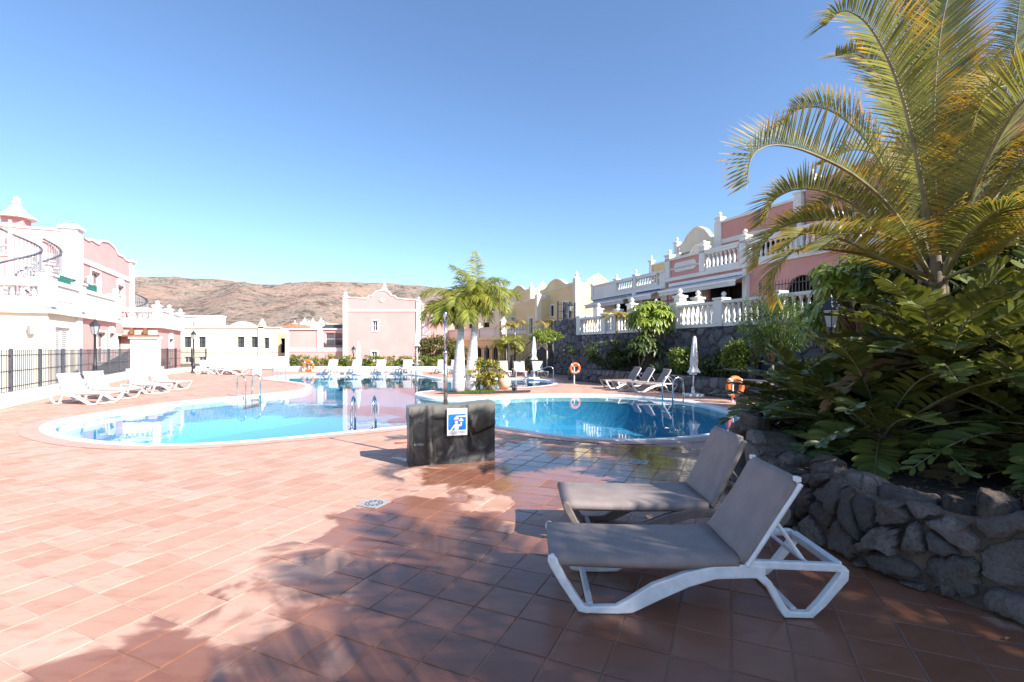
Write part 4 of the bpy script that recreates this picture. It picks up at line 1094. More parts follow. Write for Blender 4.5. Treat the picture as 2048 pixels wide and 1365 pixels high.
# stairs with black rail, left of the stone wall end
p0 = at(1022, 736, 33); p1 = at(1104, 652, 31.5)
ST = thing('garden_stairs', 'stone stairs with black iron handrail climbing to the right', 'stairs', (p0.x, p0.y, 0), atan2(p1.y - p0.y, p1.x - p0.x))
L = hypot(p1.x - p0.x, p1.y - p0.y); n = 14; me = None; Hs = 2.2
for k in range(n):
    q = MB(); q.box(L*k/n, L*(k+1)/n, 0, 1.3, 0, Hs*(k+1)/n); q.build('step', M['mortar_far'], ST)
r = MB(); r.tube([(0, 0, 1.0), (L, 0, 1.0 + Hs)], 0.03, 6); r.tube([(0, 0, 0.25), (L, 0, 0.25 + Hs)], 0.02, 6); r.build('handrail', M['iron'], ST)
for k in range(30):
    if k == 0:
        q = MB(); q.box(-0.012, 0.012, -0.012, 0.012, 0.0, 0.8); o = q.build('picket', M['iron'], ST); me = o.data
    else: o = link('picket', me, ST)
    o.location = (L*(k+0.5)/30, 0, 0.22 + Hs*(k+0.5)/30)
for x, z in ((0, 0), (L, Hs)): trim(ST, [(x-0.04, x+0.04, -0.04, 0.04, z, z+1.15)], M['iron'], 'rail_post')
p0 = at(955, 745, 35); p1 = at(1030, 748, 33.2)
ironfence('gate_fence', 'black iron gate fence behind the palm trunks', Vector((p0.x, p0.y, 0)), Vector((p1.x, p1.y, 0)), 0.0, 1.75, 0.14, 'iron', 0.9)
p0 = at(1116, 640, 30.5); p1 = at(1150, 640, 31.5)
ironfence('top_gate', 'small black iron gate on top of the tall stone wall', Vector((p0.x, p0.y, 3.4)), Vector((p1.x, p1.y, 3.4)), 0.0, 1.1, 0.13, 'iron', 0.6)
# bright white wall and hedge planter across the far end
p0, p1 = gp(520, 746), gp(905, 745.5)
FW = thing('planter_wall', 'low white planter wall under the hedge at the far pool end', 'wall', (p0.x, 34.2, 0))
L = p1.x - p0.x; trim(FW, [(0, L, 0, 0.3, 0, 0.36)], M['white'], 'wall', 0.02); trim(FW, [(0, L, 0.301, 4.0, 0, 0.3)], M['soil'], 'soil')
HEDGE = (p0.x, p1.x)
rng = random.Random(8)
ORD = ['first', 'second', 'third', 'fourth', 'fifth', 'sixth', 'seventh', 'eighth', 'ninth', 'tenth', 'eleventh', 'twelfth', 'thirteenth', 'fourteenth', 'fifteenth', 'sixteenth']
for k in range(9):
    x = p0.x + 1.2 + k * (L - 2) / 9 + rng.uniform(-0.2, 0.2); poly = [(0.45*cos(a_)*rng.uniform(.7, 1.2), 0.3 + 0.3*sin(a_)*rng.uniform(.7, 1.2)) for a_ in [2*pi*i/8 for i in range(8)]]
    s = stone(poly, 0.01, 0.25, lambda a, b, e: Vector((a, -e, b)), rng, 2, 0.6); q = MB(); q.add(*s); o = q.build('rock', M['stone_far'])
    o.location = (x, 35.1, 0.28); o.scale = (1, 1, 1)
    tag(o, ORD[k] + ' dark rock from the left among the far hedge bushes', 'rock', 'rocks in the hedge planter')
# left white wall with fence
LW0, LW1 = Vector((-11.9, 9.9, 0)), Vector((-20.6, 26.3, 0))
u = (LW1 - LW0).normalized(); L = (LW1 - LW0).length
t = thing('boundary_wall', 'low white wall carrying the black fence on the left', 'wall', LW0, atan2(u.y, u.x))
trim(t, [(-2, L, 0, 0.25, 0, 0.4)], M['white'], 'wall', 0.015)
a_ = LW0 + Vector((-u.y, u.x, 0)) * 0.12
ironfence('pool_fence', 'black iron picket fence on the low white wall at left', a_, a_ + u * L, 0.401, 1.12, 0.14, 'iron_grey', 2.1)
# dark net tied to the far part of the fence (triangle)
e0, e1 = a_ + u * (L * 0.52), a_ + u * (L - 0.05)
nv = Vector((-u.y, u.x, 0)) * 0.05
m = MB(); vs = [e0 + Vector((0,0,0.45)), e1 + Vector((0,0,0.45)), e1 + Vector((0,0,1.48))]; vs = [v + nv for v in vs] + [v + nv*1.3 for v in vs]
m.add(vs, [(0,1,2),(5,4,3),(0,3,4,1),(1,4,5,2),(2,5,3,0)]); tag(m.build('shade_net', M['dark_net']), 'dark green triangular net tied behind the black fence', 'net')
p0, p1 = at(315, 748, 29.5), at(352, 744, 33.5)
ironfence('pool_fence', 'short black fence panel before the pink house right of gate hut', Vector((p0.x, p0.y, 0)), Vector((p1.x, p1.y, 0)), 0.3, 1.25, 0.13, 'iron', 2.0)
p0, p1 = at(352, 744, 33.6), at(412, 740, 37)
ironfence('pool_fence', 'black fence panel around the second lamp post at left', Vector((p0.x, p0.y, 0)), Vector((p1.x, p1.y, 0)), 0.3, 1.25, 0.13, 'iron', 2.0)
p0, p1 = at(313, 752, 29.4), at(413, 741, 37)
d_ = Vector((p1.x - p0.x, p1.y - p0.y, 0)); t = thing('boundary_wall', 'low white kerb wall under the second black fence', 'wall', (p0.x, p0.y, 0), atan2(d_.y, d_.x)); trim(t, [(0, d_.length, -0.15, 0.1, 0, 0.3)], M['white'], 'wall')
p0, p1 = at(413, 741, 37), at(575, 741, 40)
d_ = Vector((p1.x - p0.x, p1.y - p0.y, 0)); t = thing('boundary_wall', 'white garden wall with arched niche before the cream house', 'wall', (p0.x, p0.y, 0), atan2(d_.y, d_.x))
trim(t, [(0, d_.length, 0, 0.25, 0, 0.95)], M['white'], 'wall', 0.02)
m = MB(); m.prism([(0.95 + 0.3*cos(pi*k/10), 0.951 + 0.42*sin(pi*k/10)) for k in range(11)], 0.02, 0.22, 'y'); m.build('arch_cap', M['white'], t)

# ================================================================== foreground planter with big stones
seg = [0.0]
for a, b in zip(plw, plw[1:]): seg.append(seg[-1] + (b - a).length)
PLEN = seg[-1]
def onplw(s):
    s = min(max(s, 0), PLEN - 1e-6); k = 0
    while seg[k+1] < s: k += 1
    f = (s - seg[k]) / (seg[k+1] - seg[k]); p = plw[k].lerp(plw[k+1], f)
    t_ = (plw[min(k+2, len(plw)-1)] - plw[max(k-1, 0)]).normalized()
    return p, Vector((-t_.y, t_.x, 0))             # outward = to the left of travel (towards the deck)
PH = 0.56
def plh(a): return 1.0 + 0.10 * sin(a * 1.7) + 0.08 * sin(a * 4.1 + 1) + 0.05 * sin(a * 9.3) + 0.16 * math.exp(-((a - 8.2) / 1.1) ** 2)
def plmap(a, b, e):
    p, n_ = onplw(a)
    hh = plh(a)
    return p + n_ * (e - 0.14 * (b / PH) * 0.8) + Vector((0, 0, b * hh))
PW = thing('planter_wall', 'rough basalt boulder wall of the planting bed in the right foreground', 'wall', (0, 0, 0))
m = MB(); K = 140
for k in range(K):
    a, b = PLEN*k/K, PLEN*(k+1)/K
    m.add([plmap(a,0,0.004), plmap(b,0,0.004), plmap(b,PH*0.98,0.004), plmap(a,PH*0.98,0.004), plmap(b,PH*0.9,-0.4), plmap(a,PH*0.9,-0.4)], [(3,2,1,0),(5,4,2,3)])
m.build('core', M['mortar'], PW)
rng = random.Random(14)
for poly in voronoi(PLEN, PH, 0.20, rng, 1.15, 0.5, 0.30):
    q_ = []
    for i_ in range(len(poly)):
        a, b = poly[i_], poly[(i_+1) % len(poly)]
        for f_ in (0.0, 0.34, 0.67): q_.append((a[0] + (b[0]-a[0])*f_ + (rng.uniform(-.008, .008) if f_ else 0), a[1] + (b[1]-a[1])*f_ + (rng.uniform(-.008, .008) if f_ else 0)))
    s = stone(q_, rng.uniform(0.008, 0.020), rng.uniform(0.035, 0.125), plmap, rng, 1, rng.uniform(0.15, 0.32), True) if rng.random() < 0.55 else stone(poly, rng.uniform(0.008, 0.018), rng.uniform(0.06, 0.13), plmap, rng, 2, 0.24)
    if s:
        q = MB(); q.add(*s); q.build('stone', M['stone'], PW, False)
# cap boulders lying along the top
s_ = 0.4
while s_ < PLEN - 0.3:
    L_ = rng.uniform(0.20, 0.55); poly = [(L_/2*cos(a_)*rng.uniform(.85, 1.1), 0.14*sin(a_)*rng.uniform(.85, 1.2)) for a_ in [2*pi*i/9 for i in range(9)]]
    p, n_ = onplw(s_ + L_/2); tt = Vector((n_.y, -n_.x, 0)); hb = PH * plh(s_ + L_/2) - 0.07; tl = rng.uniform(-0.15, 0.25)
    s = stone(poly, 0.004, rng.uniform(0.06, 0.16), lambda a, b, e: p - n_*0.24 + tt*a + n_*b + Vector((0,0,hb + e + b*tl*-0.6)), rng, 2, 0.25, True)
    if s and rng.random() < 0.8:
        q = MB(); q.add(*s); q.build('boulder', M['stone'], PW, True)
    s_ += L_ * 0.98
# soil of the bed
bp_ = [onplw(PLEN*k/60)[0] - onplw(PLEN*k/60)[1]*0.2 for k in range(61)] + [Vector((14, 8.2, 0)), Vector((14, -1.6, 0))]
m = MB(); tr_ = []
for t_ in tessellate_polygon([bp_]):
    a, b, c_ = (bp_[i] for i in t_); tr_.append(t_ if (b-a).cross(c_-a).z > 0 else (t_[0], t_[2], t_[1]))
m.add([(q.x, q.y, 0.50) for q in bp_], tr_); struct(m.build('planting_bed', M['soil']))
m = MB(); q = [rline(LOWA, -0.5) - RNv*0.3, rline(LOWA, 15) - RNv*0.3, rline(LOWA, 15) - RNv*2.1, rline(LOWA, -0.5) - RNv*2.1]
m.add([(p.x, p.y, 0.55) for p in q], [(0,3,2,1)]); struct(m.build('planting_bed', M['soil']))

# ================================================================== loungers (local x from foot to head, y across, origin at the near foot corner)
def lounger(label, frame, slingm, ang, group, style='open'):
    t = thing('sun_lounger', label, 'sun lounger', (0,0,0), 0, group)
    Wd = 0.62; HX = 1.17; SZ = 0.335
    for y in (0, Wd - 0.05):
        m = MB()
        m.ribbon([(0.012,0.352),(0.02,0.325),(0.035,0.29),(0.09,0.19),(0.20,0.03),(0.25,0.022)], [0.03,0.062,0.06,0.05,0.05,0.044], y - (0.006 if y == 0 else 0), y+0.05)      # raked front leg
        m.ribbon([(0.22,0.02),(0.42,0.024),(0.50,0.045),(0.66,0.135),(0.85,0.215),(1.02,0.262),(1.22,0.275),(1.33,0.272)], [0.04,0.05,0.085,0.105,0.09,0.08,0.085,0.075], y+0.002, y+0.048)   # arched beam
        m.ribbon([(1.20,0.318),(1.45,0.312),(1.78,0.305),(1.81,0.285)], [0.05,0.048,0.05,0.045], y+0.004, y+0.046)                # rear rail
        m.ribbon([(1.27,0.27),(1.35,0.20),(1.43,0.06),(1.46,0.02)], [0.055,0.042,0.045,0.05], y+0.001, y+0.049)                  # rear leg, front
        m.ribbon([(1.44,0.019),(1.62,0.019)], [0.038,0.038], y+0.003, y+0.047)                                                  # foot bar
        m.ribbon([(1.60,0.02),(1.67,0.09),(1.80,0.25),(1.805,0.30)], [0.042,0.05,0.06,0.05], y+0.0015, y+0.0485)                # rear leg, back
        m.build('side_frame', M[frame], t, False, 0.009)
    for bx in ((0.03, 0.07, 0.29, 0.33), (0.24, 0.28, 0.01, 0.045), (1.50, 1.54, 0.005, 0.04), (1.765, 1.815, 0.275, 0.325), (1.24, 1.28, 0.25, 0.29)):
        m = MB(); m.box(bx[0], bx[1], 0.051, Wd-0.051, bx[2], bx[3]); m.build('cross_bar', M[frame], t, False, 0.006)
    # seat sling wrapped over its side rails: a shallow arched slab
    m = MB(); n = 14; prof = [(0.0, 0.31), (0.012, 0.345), (0.05, 0.362), (0.31, 0.356), (0.57, 0.362), (0.608, 0.345), (0.62, 0.31)]
    vs, fs = [], []
    for i in range(n + 1):
        x = HX * i / n; dz = 0.012 * sin(pi * i / n) * 0 - 0.012 * sin(pi * min(1, i / n))
        for y, z in prof: vs.append((x + 0.0, y, z + dz))
        vs += [(x, 0.60, 0.285 + dz), (x, 0.02, 0.285 + dz)]
    k = len(prof) + 2
    for i in range(n):
        for j in range(k): fs.append((i*k+j, (i+1)*k+j, (i+1)*k+(j+1) % k, i*k+(j+1) % k))
    fs += [tuple(range(k)), tuple(n*k + j for j in range(k-1, -1, -1))]
    m.add(vs, fs); m.build('seat', M[slingm], t, True, 0.0)
    # back rest
    BL = 0.62; ca, sa = cos(ang), sin(ang)
    def bk(l, y, e): return (HX + 0.015 + l*ca - e*sa, y, 0.325 + l*sa + e*ca)
    m = MB(); vs, fs = [], []; n = 12
    for i in range(n + 1):
        l = BL * i / n
        inset = 0.0 if l < BL - 0.07 else 0.055 * ((l - (BL - 0.07)) / 0.07) ** 2
        bow = 0.015 * sin(pi * i / n)
        for y, e in ((0.0+inset, -0.012), (0.008+inset, 0.016), (0.04+inset, 0.026), (0.31, 0.02), (0.58-inset, 0.026), (0.612-inset, 0.016), (0.62-inset, -0.012)):
            vs.append(bk(l, y, e - bow))
        vs += [bk(l, 0.60-inset, -0.022 - bow), bk(l, 0.02+inset, -0.022 - bow)]
    k = 9
    for i in range(n):
        for j in range(k): fs.append((i*k+j, (i+1)*k+j, (i+1)*k+(j+1) % k, i*k+(j+1) % k))
    fs += [tuple(range(k)), tuple(n*k + j for j in range(k-1, -1, -1))]
    m.add(vs, fs); b = m.build('backrest', M[slingm], t, True)
    m = MB()
    for y in (-0.006, 0.598):
        if style == 'closed': 
            m.tube([bk(l_, y + 0.014, -0.015) for l_ in (0.0, 0.25, 0.5, BL - 0.03)], 0.022, 6)
        else:
            m.tube([bk(l_, y + 0.014, -0.035) for l_ in (0.0, 0.35, BL - 0.02)], 0.018, 6)
            q = bk(BL - 0.008, y + 0.014, 0.0); m.box(q[0]-0.016, q[0]+0.016, q[1]-0.022, q[1]+0.022, q[2]-0.016, q[2]+0.014)
    m.tube([bk(BL - 0.035, 0.03, -0.035), bk(BL - 0.035, 0.59, -0.035)], 0.016, 6)
    m.build('back_frame', M[frame], b, False, 0.004)
    m = MB()
    for y in (0.09, 0.53):
        a = bk(0.34, y, -0.04); m.tube([a, (1.60, y, 0.315)], 0.013, 6)
    a = bk(0.34, 0.09, -0.04); c_ = bk(0.34, 0.53, -0.04); m.tube([a, c_], 0.011, 6); m.tube([(1.60, 0.05, 0.315), (1.60, 0.57, 0.315)], 0.013, 6)
    m.build('support_strut', M[frame], t)
    return t
A = lounger('white framed lounger with taupe sling in the near right foreground', 'white_plastic', 'sling_taupe', radians(57), 'loungers in the foreground shade')
A.scale = (0.965, 0.965, 0.985); A.location = (0.225, 2.93, 0.004); A.rotation_euler = (0, 0, radians(-2.5))
Bt = lounger('all taupe lounger behind the white framed one', 'taupe_plastic', 'sling_taupe', radians(64), 'loungers in the foreground shade', 'closed')
Bt.location = (0.42, 3.93, 0.004); Bt.rotation_euler = (0, 0, radians(-1))
Gt = lounger('leftmost of three grey loungers before the low stone wall', 'white_plastic', 'sling_taupe', radians(58), 'loungers by the right pool lobe', 'closed')
Wt = lounger('left lounger', 'white_plastic', 'sling_grey', radians(62), 'pale loungers on the left deck')
def lplace(proto, u, v, rz, label, first=False, group=None):
    p = gp(u, v)
    if first:
        proto.location = (p.x, p.y, 0.004); proto.rotation_euler = (0, 0, rz); proto['label'] = label; o = proto
    else: o = dup(proto, (p.x, p.y, 0.004), rz, label)
    if group: o['group'] = group
    return o
lplace(Gt, 1212, 779, radians(12), 'leftmost of three grey loungers before the low stone wall', True)
lplace(Gt, 1236, 783, radians(12), 'middle of three grey loungers before the low stone wall')
o = lplace(A, 1264, 786, radians(6), 'white framed grey lounger next to the closed white parasol', False, 'loungers by the right pool lobe')
lplace(Wt, 245, 806, radians(172), 'pale lounger nearest the pool at far left, before the lamp post', True)
lplace(Wt, 285, 797, radians(172), 'pale lounger beside the lamp post, behind its nearer twin')
o = lplace(Wt, 345, 787, radians(160), 'white framed pale lounger right of the left lamp post', False, 'pale loungers on the left deck')
o = lplace(Wt, 384, 779, radians(164), 'pale lounger with low back right of the left lamp post')
for k, (u_, v_) in enumerate(((455, 748), (478, 748), (500, 749))):
    lplace(Wt, u_, v_, radians(176), ('leftmost', 'middle', 'rightmost')[k] + ' of three pale loungers at the far left corner of the deck')
far = [(648, 748.5, -92, 'pale pinkish lounger right of the far life ring'), (698, 748.5, -92, 'upright pale lounger left of the tower house window'), (752, 748.5, -88, 'upright pale lounger under the tower house window'),
       (806, 748.5, -90, 'upright pale lounger below the right corner of tower house'), (873, 749, -96, 'upright pale lounger left of the shower pole'), (905, 749.5, -92, 'upright pale lounger just behind the left palm trunk'),
       (1012, 755, -80, 'leftmost of three pale loungers at the right end of pool'), (1043, 755.5, -85, 'middle of three pale loungers at the right end of pool'), (1086, 756, -80, 'rightmost of three pale loungers beside the far closed parasol')]
for u_, v_, a_, lb in far:
    p = gp(u_, v_); rz = radians(a_ + 180)
    o = dup(Wt, (p.x + 0.31, p.y, 0.004), rz, lb); o['group'] = 'pale loungers around the far pool edge'
Fl = lounger('low flat pale lounger under the tower house', 'white_plastic', 'sling_grey', radians(12), 'pale loungers around the far pool edge')
p = gp(795, 748.5); Fl.location = (p.x + 0.3, p.y, 0.004); Fl.rotation_euler = (0, 0, radians(90))
p = gp(1640, 850); o = dup(A, (p.x, p.y, 0.004), radians(30), 'white framed lounger mostly hidden behind the cycad leaves'); o['group'] = 'loungers in the foreground shade'

# ================================================================== shower block with pole and sign
p0, p1 = gp(818, 934), gp(990, 922)
d_ = p1 - p0; SW = d_.length; rz = atan2(d_.y, d_.x)
SB = thing('shower_block', 'black painted fake rock shower block standing on the wet tiles', 'shower', p0, rz)
g = N('painted_fake_rock'); o_ = g.obj()
n1 = g.noise(2.3, 5, o_, 0.6, 1.2); n2 = g.noise(9, 6, o_, 0.65)
mp = g.n('ShaderNodeMapping'); mp.inputs['Scale'].default_value = (2.4, 2.4, 1.0); g.l(o_, mp.inputs[0]); n3 = g.noise(2.2, 5, mp.outputs[0], 0.6, 0.8)
c = g.mix(g.ramp(n1, 0.44, 0.72), (0.008, 0.008, 0.009), (0.075, 0.073, 0.072))
c = g.mix(g.math('MULTIPLY', g.ramp(n3, 0.56, 0.78), 0.6), c, (0.22, 0.215, 0.19))
sp = g.n('ShaderNodeSeparateXYZ'); g.l(o_, sp.inputs[0])
top = g.ramp(g.math('ADD', sp.outputs[2], g.math('MULTIPLY', g.math('SUBTRACT', n1, 0.5), 0.35)), 0.66, 0.80)
c = g.mix(g.math('MULTIPLY', top, 0.75), c, (0.23, 0.225, 0.20))
g.set(c, 0.42, 0, 0.5); g.bump(g.math('ADD', g.math('MULTIPLY', n2, 0.35), g.math('MULTIPLY', n1, 1.5)), 0.35, 0.03); M['fakerock'] = g.m
bm_ = MB(); nxs, nys, nzs = 70, 10, 48; Dp, Hb = 0.36, 0.80
def brk(x, y, z):
    q = Vector((x*2.2, y*2.2, z*2.2)); k = mnoise.noise(q) * 0.020 + mnoise.noise(q * 4.1) * 0.005
    # carved facets on the face: hanging slabs with sharp lower edges, a corner strip, shallow hollows
    e = 0.0; u_ = x / SW
    if y < 0.01:
        low = 0.40 + abs(u_ - 0.755) * (1.9 if u_ < 0.755 else 0.42)
        if u_ > 0.67 and z > low: e -= 0.034
        elif u_ > 0.67: e += 0.03 * max(0, sin((u_ - 0.67) * 9.5)) * (0.4 + z)
        if 0.27 < u_ < 0.43 and z > 0.63: e -= 0.024
        if u_ < 0.055: e -= 0.02
        if 0.055 < u_ < 0.20: e += 0.022 * (1 if z > 0.30 else 0.3)
        if 0.20 < u_ < 0.27: e -= 0.012
        e += 0.028 * max(0.0, 1 - ((u_ - 0.45) / 0.22) ** 2 - ((z - 0.25) / 0.28) ** 2)
    zz = z + (0.012 * sin(x * 7) + (0.035 * u_)) * (z / Hb) ** 3
    return Vector((x + k * (0.5 if 0 < x < SW else 1), y + k + e, max(0.0, zz + k * 0.3 * (1 if z > 0.05 else 0))))
def grid(fn, a, b):
    vs = [fn(i / a, j / b) for j in range(b + 1) for i in range(a + 1)]
    bm_.add(vs, [(j*(a+1)+i, j*(a+1)+i+1, (j+1)*(a+1)+i+1, (j+1)*(a+1)+i) for j in range(b) for i in range(a)])
grid(lambda u, v: brk(u*SW, 0, v*Hb), nxs, nzs); grid(lambda u, v: brk((1-u)*SW, Dp, v*Hb), nxs, nzs)
grid(lambda u, v: brk(0, (1-u)*Dp, v*Hb), nys, nzs); grid(lambda u, v: brk(SW, u*Dp, v*Hb), nys, nzs); grid(lambda u, v: brk(u*SW, v*Dp, Hb), nxs, nys)
bm_.build('block', M['fakerock'], SB, True)
px = (893 - 818) / (990 - 818) * SW
m = MB(); m.tube([(px, 0.18, 0.78), (px, 0.18, 1.53)], 0.030, 10); m.build('shower_pole', M['rusty'], SB, True)
m = MB(); m.tube([(px, 0.18, 1.50), (px, 0.18, 2.02)], 0.016, 8); m.lathe([(0.03, 1.53), (0.033, 1.55), (0.018, 1.58)], (px, 0.18, 0), 10)
m.lathe([(0.017, 2.02), (0.026, 2.04), (0.026, 2.10), (0.012, 2.13)], (px, 0.18, 0), 10); m.build('shower_arm', M['steel'], SB, True)
# sign: white plate, blue field, white bather under a shower
SG = thing('shower_sign', 'white and blue shower pictogram sign on the black block', 'sign', p0 + d_.normalized() * 0.0, rz)
x0 = (891 - 818) / (990 - 818) * SW; x1 = (931 - 818) / (990 - 818) * SW; yf = -0.047
zt, zb = 0.775, 0.40
m = MB(); m.box(x0, x1, yf, yf + 0.006, zb, zt); m.build('plate', M['sign_white'], SG)
w_ = x1 - x0
def sp_(a, b): return (x0 + w_ * a, zt - (zt - zb) * b)
def rrect(a0, a1, b0, b1, r):
    pts = []
    for (ca, cb, s0) in ((a1 - r, b0 + r*w_/(zt-zb), -pi/2), (a1 - r, b1 - r*w_/(zt-zb), 0), (a0 + r, b1 - r*w_/(zt-zb), pi/2), (a0 + r, b0 + r*w_/(zt-zb), pi)):
        for k in range(5):
            t_ = s0 + pi/2*k/4; pts.append(sp_(ca + r*cos(t_), cb + r*sin(t_)*w_/(zt-zb)))
    return pts
m = MB(); m.prism(rrect(0.05, 0.94, 0.21, 0.80, 0.07), yf - 0.002, yf - 0.0003, 'y'); m.build('blue_field', M['sign_blue'], SG)
m = MB(); y1, y2 = yf - 0.004, yf - 0.0025
def pg(pts): m.prism([sp_(*q) for q in pts], y1, y2, 'y')
pg([(0.32,0.40),(0.47,0.28),(0.94,0.28),(0.94,0.32),(0.52,0.32),(0.58,0.40)])                               # pipe and shower head
pg([(0.45 + 0.075*cos(2*pi*k/14), 0.515 + 0.048*sin(2*pi*k/14)) for k in range(14)])                        # head
pg([(0.14,0.80),(0.34,0.60),(0.55,0.58),(0.66,0.60),(0.66,0.50),(0.73,0.50),(0.73,0.66),(0.57,0.67),(0.55,0.80),(0.36,0.80),(0.36,0.69),(0.22,0.80)])   # body and raised arm
pg([(0.56,0.47),(0.70,0.35),(0.83,0.47)])                                                                     # hand in the spray
m.build('pictogram', M['sign_white'], SG)
m = MB()
for k in range(3): m.box(sp_(0.36+0.08*k, 0)[0], sp_(0.40+0.08*k, 0)[0], y1, y2, sp_(0, 0.455)[1], sp_(0, 0.42)[1])
m.build('water_drops', M['sign_red'], SG)
m = MB(); rng = random.Random(4)
for b_ in (0.855, 0.895, 0.935):
    a_ = 0.07
    while a_ < (0.92 if b_ < 0.93 else 0.5):
        l_ = rng.uniform(0.03, 0.09); m.box(sp_(a_, 0)[0], sp_(min(0.94, a_ + l_), 0)[0], yf - 0.0015, yf - 0.0004, sp_(0, b_ + 0.012)[1], sp_(0, b_ - 0.006)[1]); a_ += l_ + 0.015
m.build('small_print', M['sign_ink'], SG)
m = MB()
for b_, a0_, a1_ in ((0.06, 0.1, 0.85), (0.10, 0.2, 0.7)):
    a_ = a0_
    while a_ < a1_:
        l_ = rng.uniform(0.03, 0.09); m.box(sp_(a_, 0)[0], sp_(min(a1_, a_ + l_), 0)[0], yf - 0.0015, yf - 0.0004, sp_(0, b_ + 0.01)[1], sp_(0, b_ - 0.006)[1]); a_ += l_ + 0.015
m.build('red_print', M['sign_red'], SG)
# red hose end and floor drain
m = MB(); a_, b_ = gp(789, 888), gp(822, 887); m.tube([a_ + Vector((0,0,0.012)), a_.lerp(b_, 0.5) + Vector((0,0.01,0.012)), b_ + Vector((0,0.05,0.012))], 0.011, 6)
tag(m.build('hose', M['hose'], None, True), 'short red hose end lying beside the shower block', 'hose')
p = gp(748, 1008)
DR = thing('floor_drain', 'square grey floor drain with round grate set in the tiles', 'drain', (p.x, p.y, 0.001), TANG)
m = MB(); m.box(-0.125, 0.125, -0.125, 0.125, 0.0, 0.006); m.build('plate', M['rusty'], DR, False, 0.002); DR.children[0].data.materials[0] = plain('drain_metal', (0.42, 0.42, 0.40), 0.4, 0.2, 20, metal=0.3)
m = MB()
for r_ in (0.055, 0.085):
    for k in range(10):
        a0_ = 2*pi*k/10; a1_ = a0_ + 0.4
        q = [((r_ + e)*cos(t_), (r_ + e)*sin(t_)) for e, t_ in ((-0.007, a0_), (0.007, a0_), (0.007, (a0_+a1_)/2), (0.007, a1_), (-0.007, a1_), (-0.007, (a0_+a1_)/2))]
        m.prism(q, 0.0065, 0.0075, 'z')
m.build('slot', M['iron'], DR)
p = gp(1278, 925)
DR2 = dup(DR, (p.x, p.y, 0.001), TANG, 'mossy floor drain plate on the wet tiles behind the taupe lounger'); DR2['group'] = DR['group'] = 'floor drains'
# ================================================================== ladders, rails
def grab(lab, pa, pb, h=0.62, reach=0.42, group='pool ladders'):
    """two inverted-U stainless rails at deck points pa, pb; water lies towards `dirv`"""
    t = thing('pool_ladder', lab, 'ladder', (0,0,0), 0, group)
    mid = (pa + pb) / 2
    return t, mid
def ladder(lab, ua, ub, v, side, h=0.62, va=None):
    pa, pb = gp(ua, v), gp(ub, va or v)
    ax = (pb - pa).normalized(); dr = Vector((-ax.y, ax.x, 0)) * side
    mid = (pa + pb) / 2; wd = (pb - pa).length / 2
    t = thing('pool_ladder', lab, 'ladder', (mid.x, mid.y, 0), atan2(ax.y, ax.x), 'stainless pool ladders')
    for s in (-1, 1):
        m = MB(); pts = [(s*wd, 0, 0.0), (s*wd, 0, h*0.72)]
        for k in range(7):
            a = pi - pi*k/6; pts.append((s*wd, side*(0.2 + 0.2*cos(a)), h*0.76 + 0.2*sin(a)))
        pts += [(s*wd, side*0.4, h*0.6), (s*wd, side*0.41, -0.35)]
        m.tube(pts, 0.021, 8); m.build('handrail', M['steel'], t, True)
        m = MB(); m.lathe([(0.05, 0.012), (0.045, 0.03), (0.024, 0.04)], (s*wd, 0, 0), 10); m.build('flange', M['steel'], t, True)
    for z in (-0.12, -0.32):
        m = MB(); m.box(-wd + 0.0, wd, side*0.41 - 0.04, side*0.41 + 0.04, z, z + 0.025); m.build('rung', M['steel'], t)
    return t
ladder('pool ladder nearest the shower block on the near pool edge', 703, 746, 861, 1, 0.58, 860)
ladder('pool ladder on the left deck edge beyond the pale loungers', 474, 504, 793, -1, 0.66, 790)
ladder('pool ladder on the right lobe before the white framed lounger', 1367, 1346, 804, 1, 0.72, 801)
ladder('far pool ladder left of the far life ring', 545, 561, 752.5, -1, 0.70, 751.5)
ladder('far pool ladder behind the left palm trunk', 834, 842, 749.5, -1, 0.70, 750)
p0, p1 = gp(1107, 766), gp(1046, 765)
m = MB(); m.tube([p0, p0 + Vector((0,0,0.62)), p0 + Vector((-0.08, 0, 0.74)), p0 + Vector((-0.25, 0, 0.76)), p0.lerp(p1, 0.6) + Vector((0,0,0.5)), p1 + Vector((0,0,0.12)), p1 + Vector((0,0,-0.2))], 0.024, 8)
tag(m.build('entry_rail', M['steel'], None, True), 'sloping stainless entry rail at the right end of far pool', 'handrail')
# ================================================================== lamps
def lamppost(label, loc, h, scale=1.0, mat='iron'):
    t = thing('lamp_post', label, 'lamp post', loc, 0, 'black lantern posts')
    hp = h - 0.62
    m = MB(); m.lathe([(0.17,0),(0.17,0.06),(0.13,0.10),(0.115,0.42),(0.13,0.46),(0.085,0.52),(0.075,0.9),(0.085,0.94),(0.05,1.0),(0.042,hp-0.1),(0.06,hp-0.08),(0.04,hp-0.03),(0.09,hp)], (0,0,0), 12); m.build('pole', M[mat], t, True)
    m = MB(); m.lathe([(0.09,hp+0.001),(0.155,hp+0.32)], (0,0,0), 6); m.build('lantern_glass', M['lamp_glass'], t)
    m = MB()
    for k in range(6):
        a = 2*pi*k/6; m.tube([(0.093*cos(a),0.093*sin(a),hp),(0.16*cos(a),0.16*sin(a),hp+0.33)], 0.011, 4)
    m.build('lantern_frame', M[mat], t)
    m = MB(); m.lathe([(0.20,hp+0.33),(0.19,hp+0.35),(0.10,hp+0.48),(0.05,hp+0.51),(0.05,hp+0.54),(0.025,hp+0.57),(0.005,hp+0.62)], (0,0,0), 6); m.build('lantern_cap', M[mat], t)
    t.scale = (scale,) * 3
    return t
p = gp(190, 779); lamppost('black lantern post between the pale loungers and the left fence', (p.x, p.y, 0), 2.8)
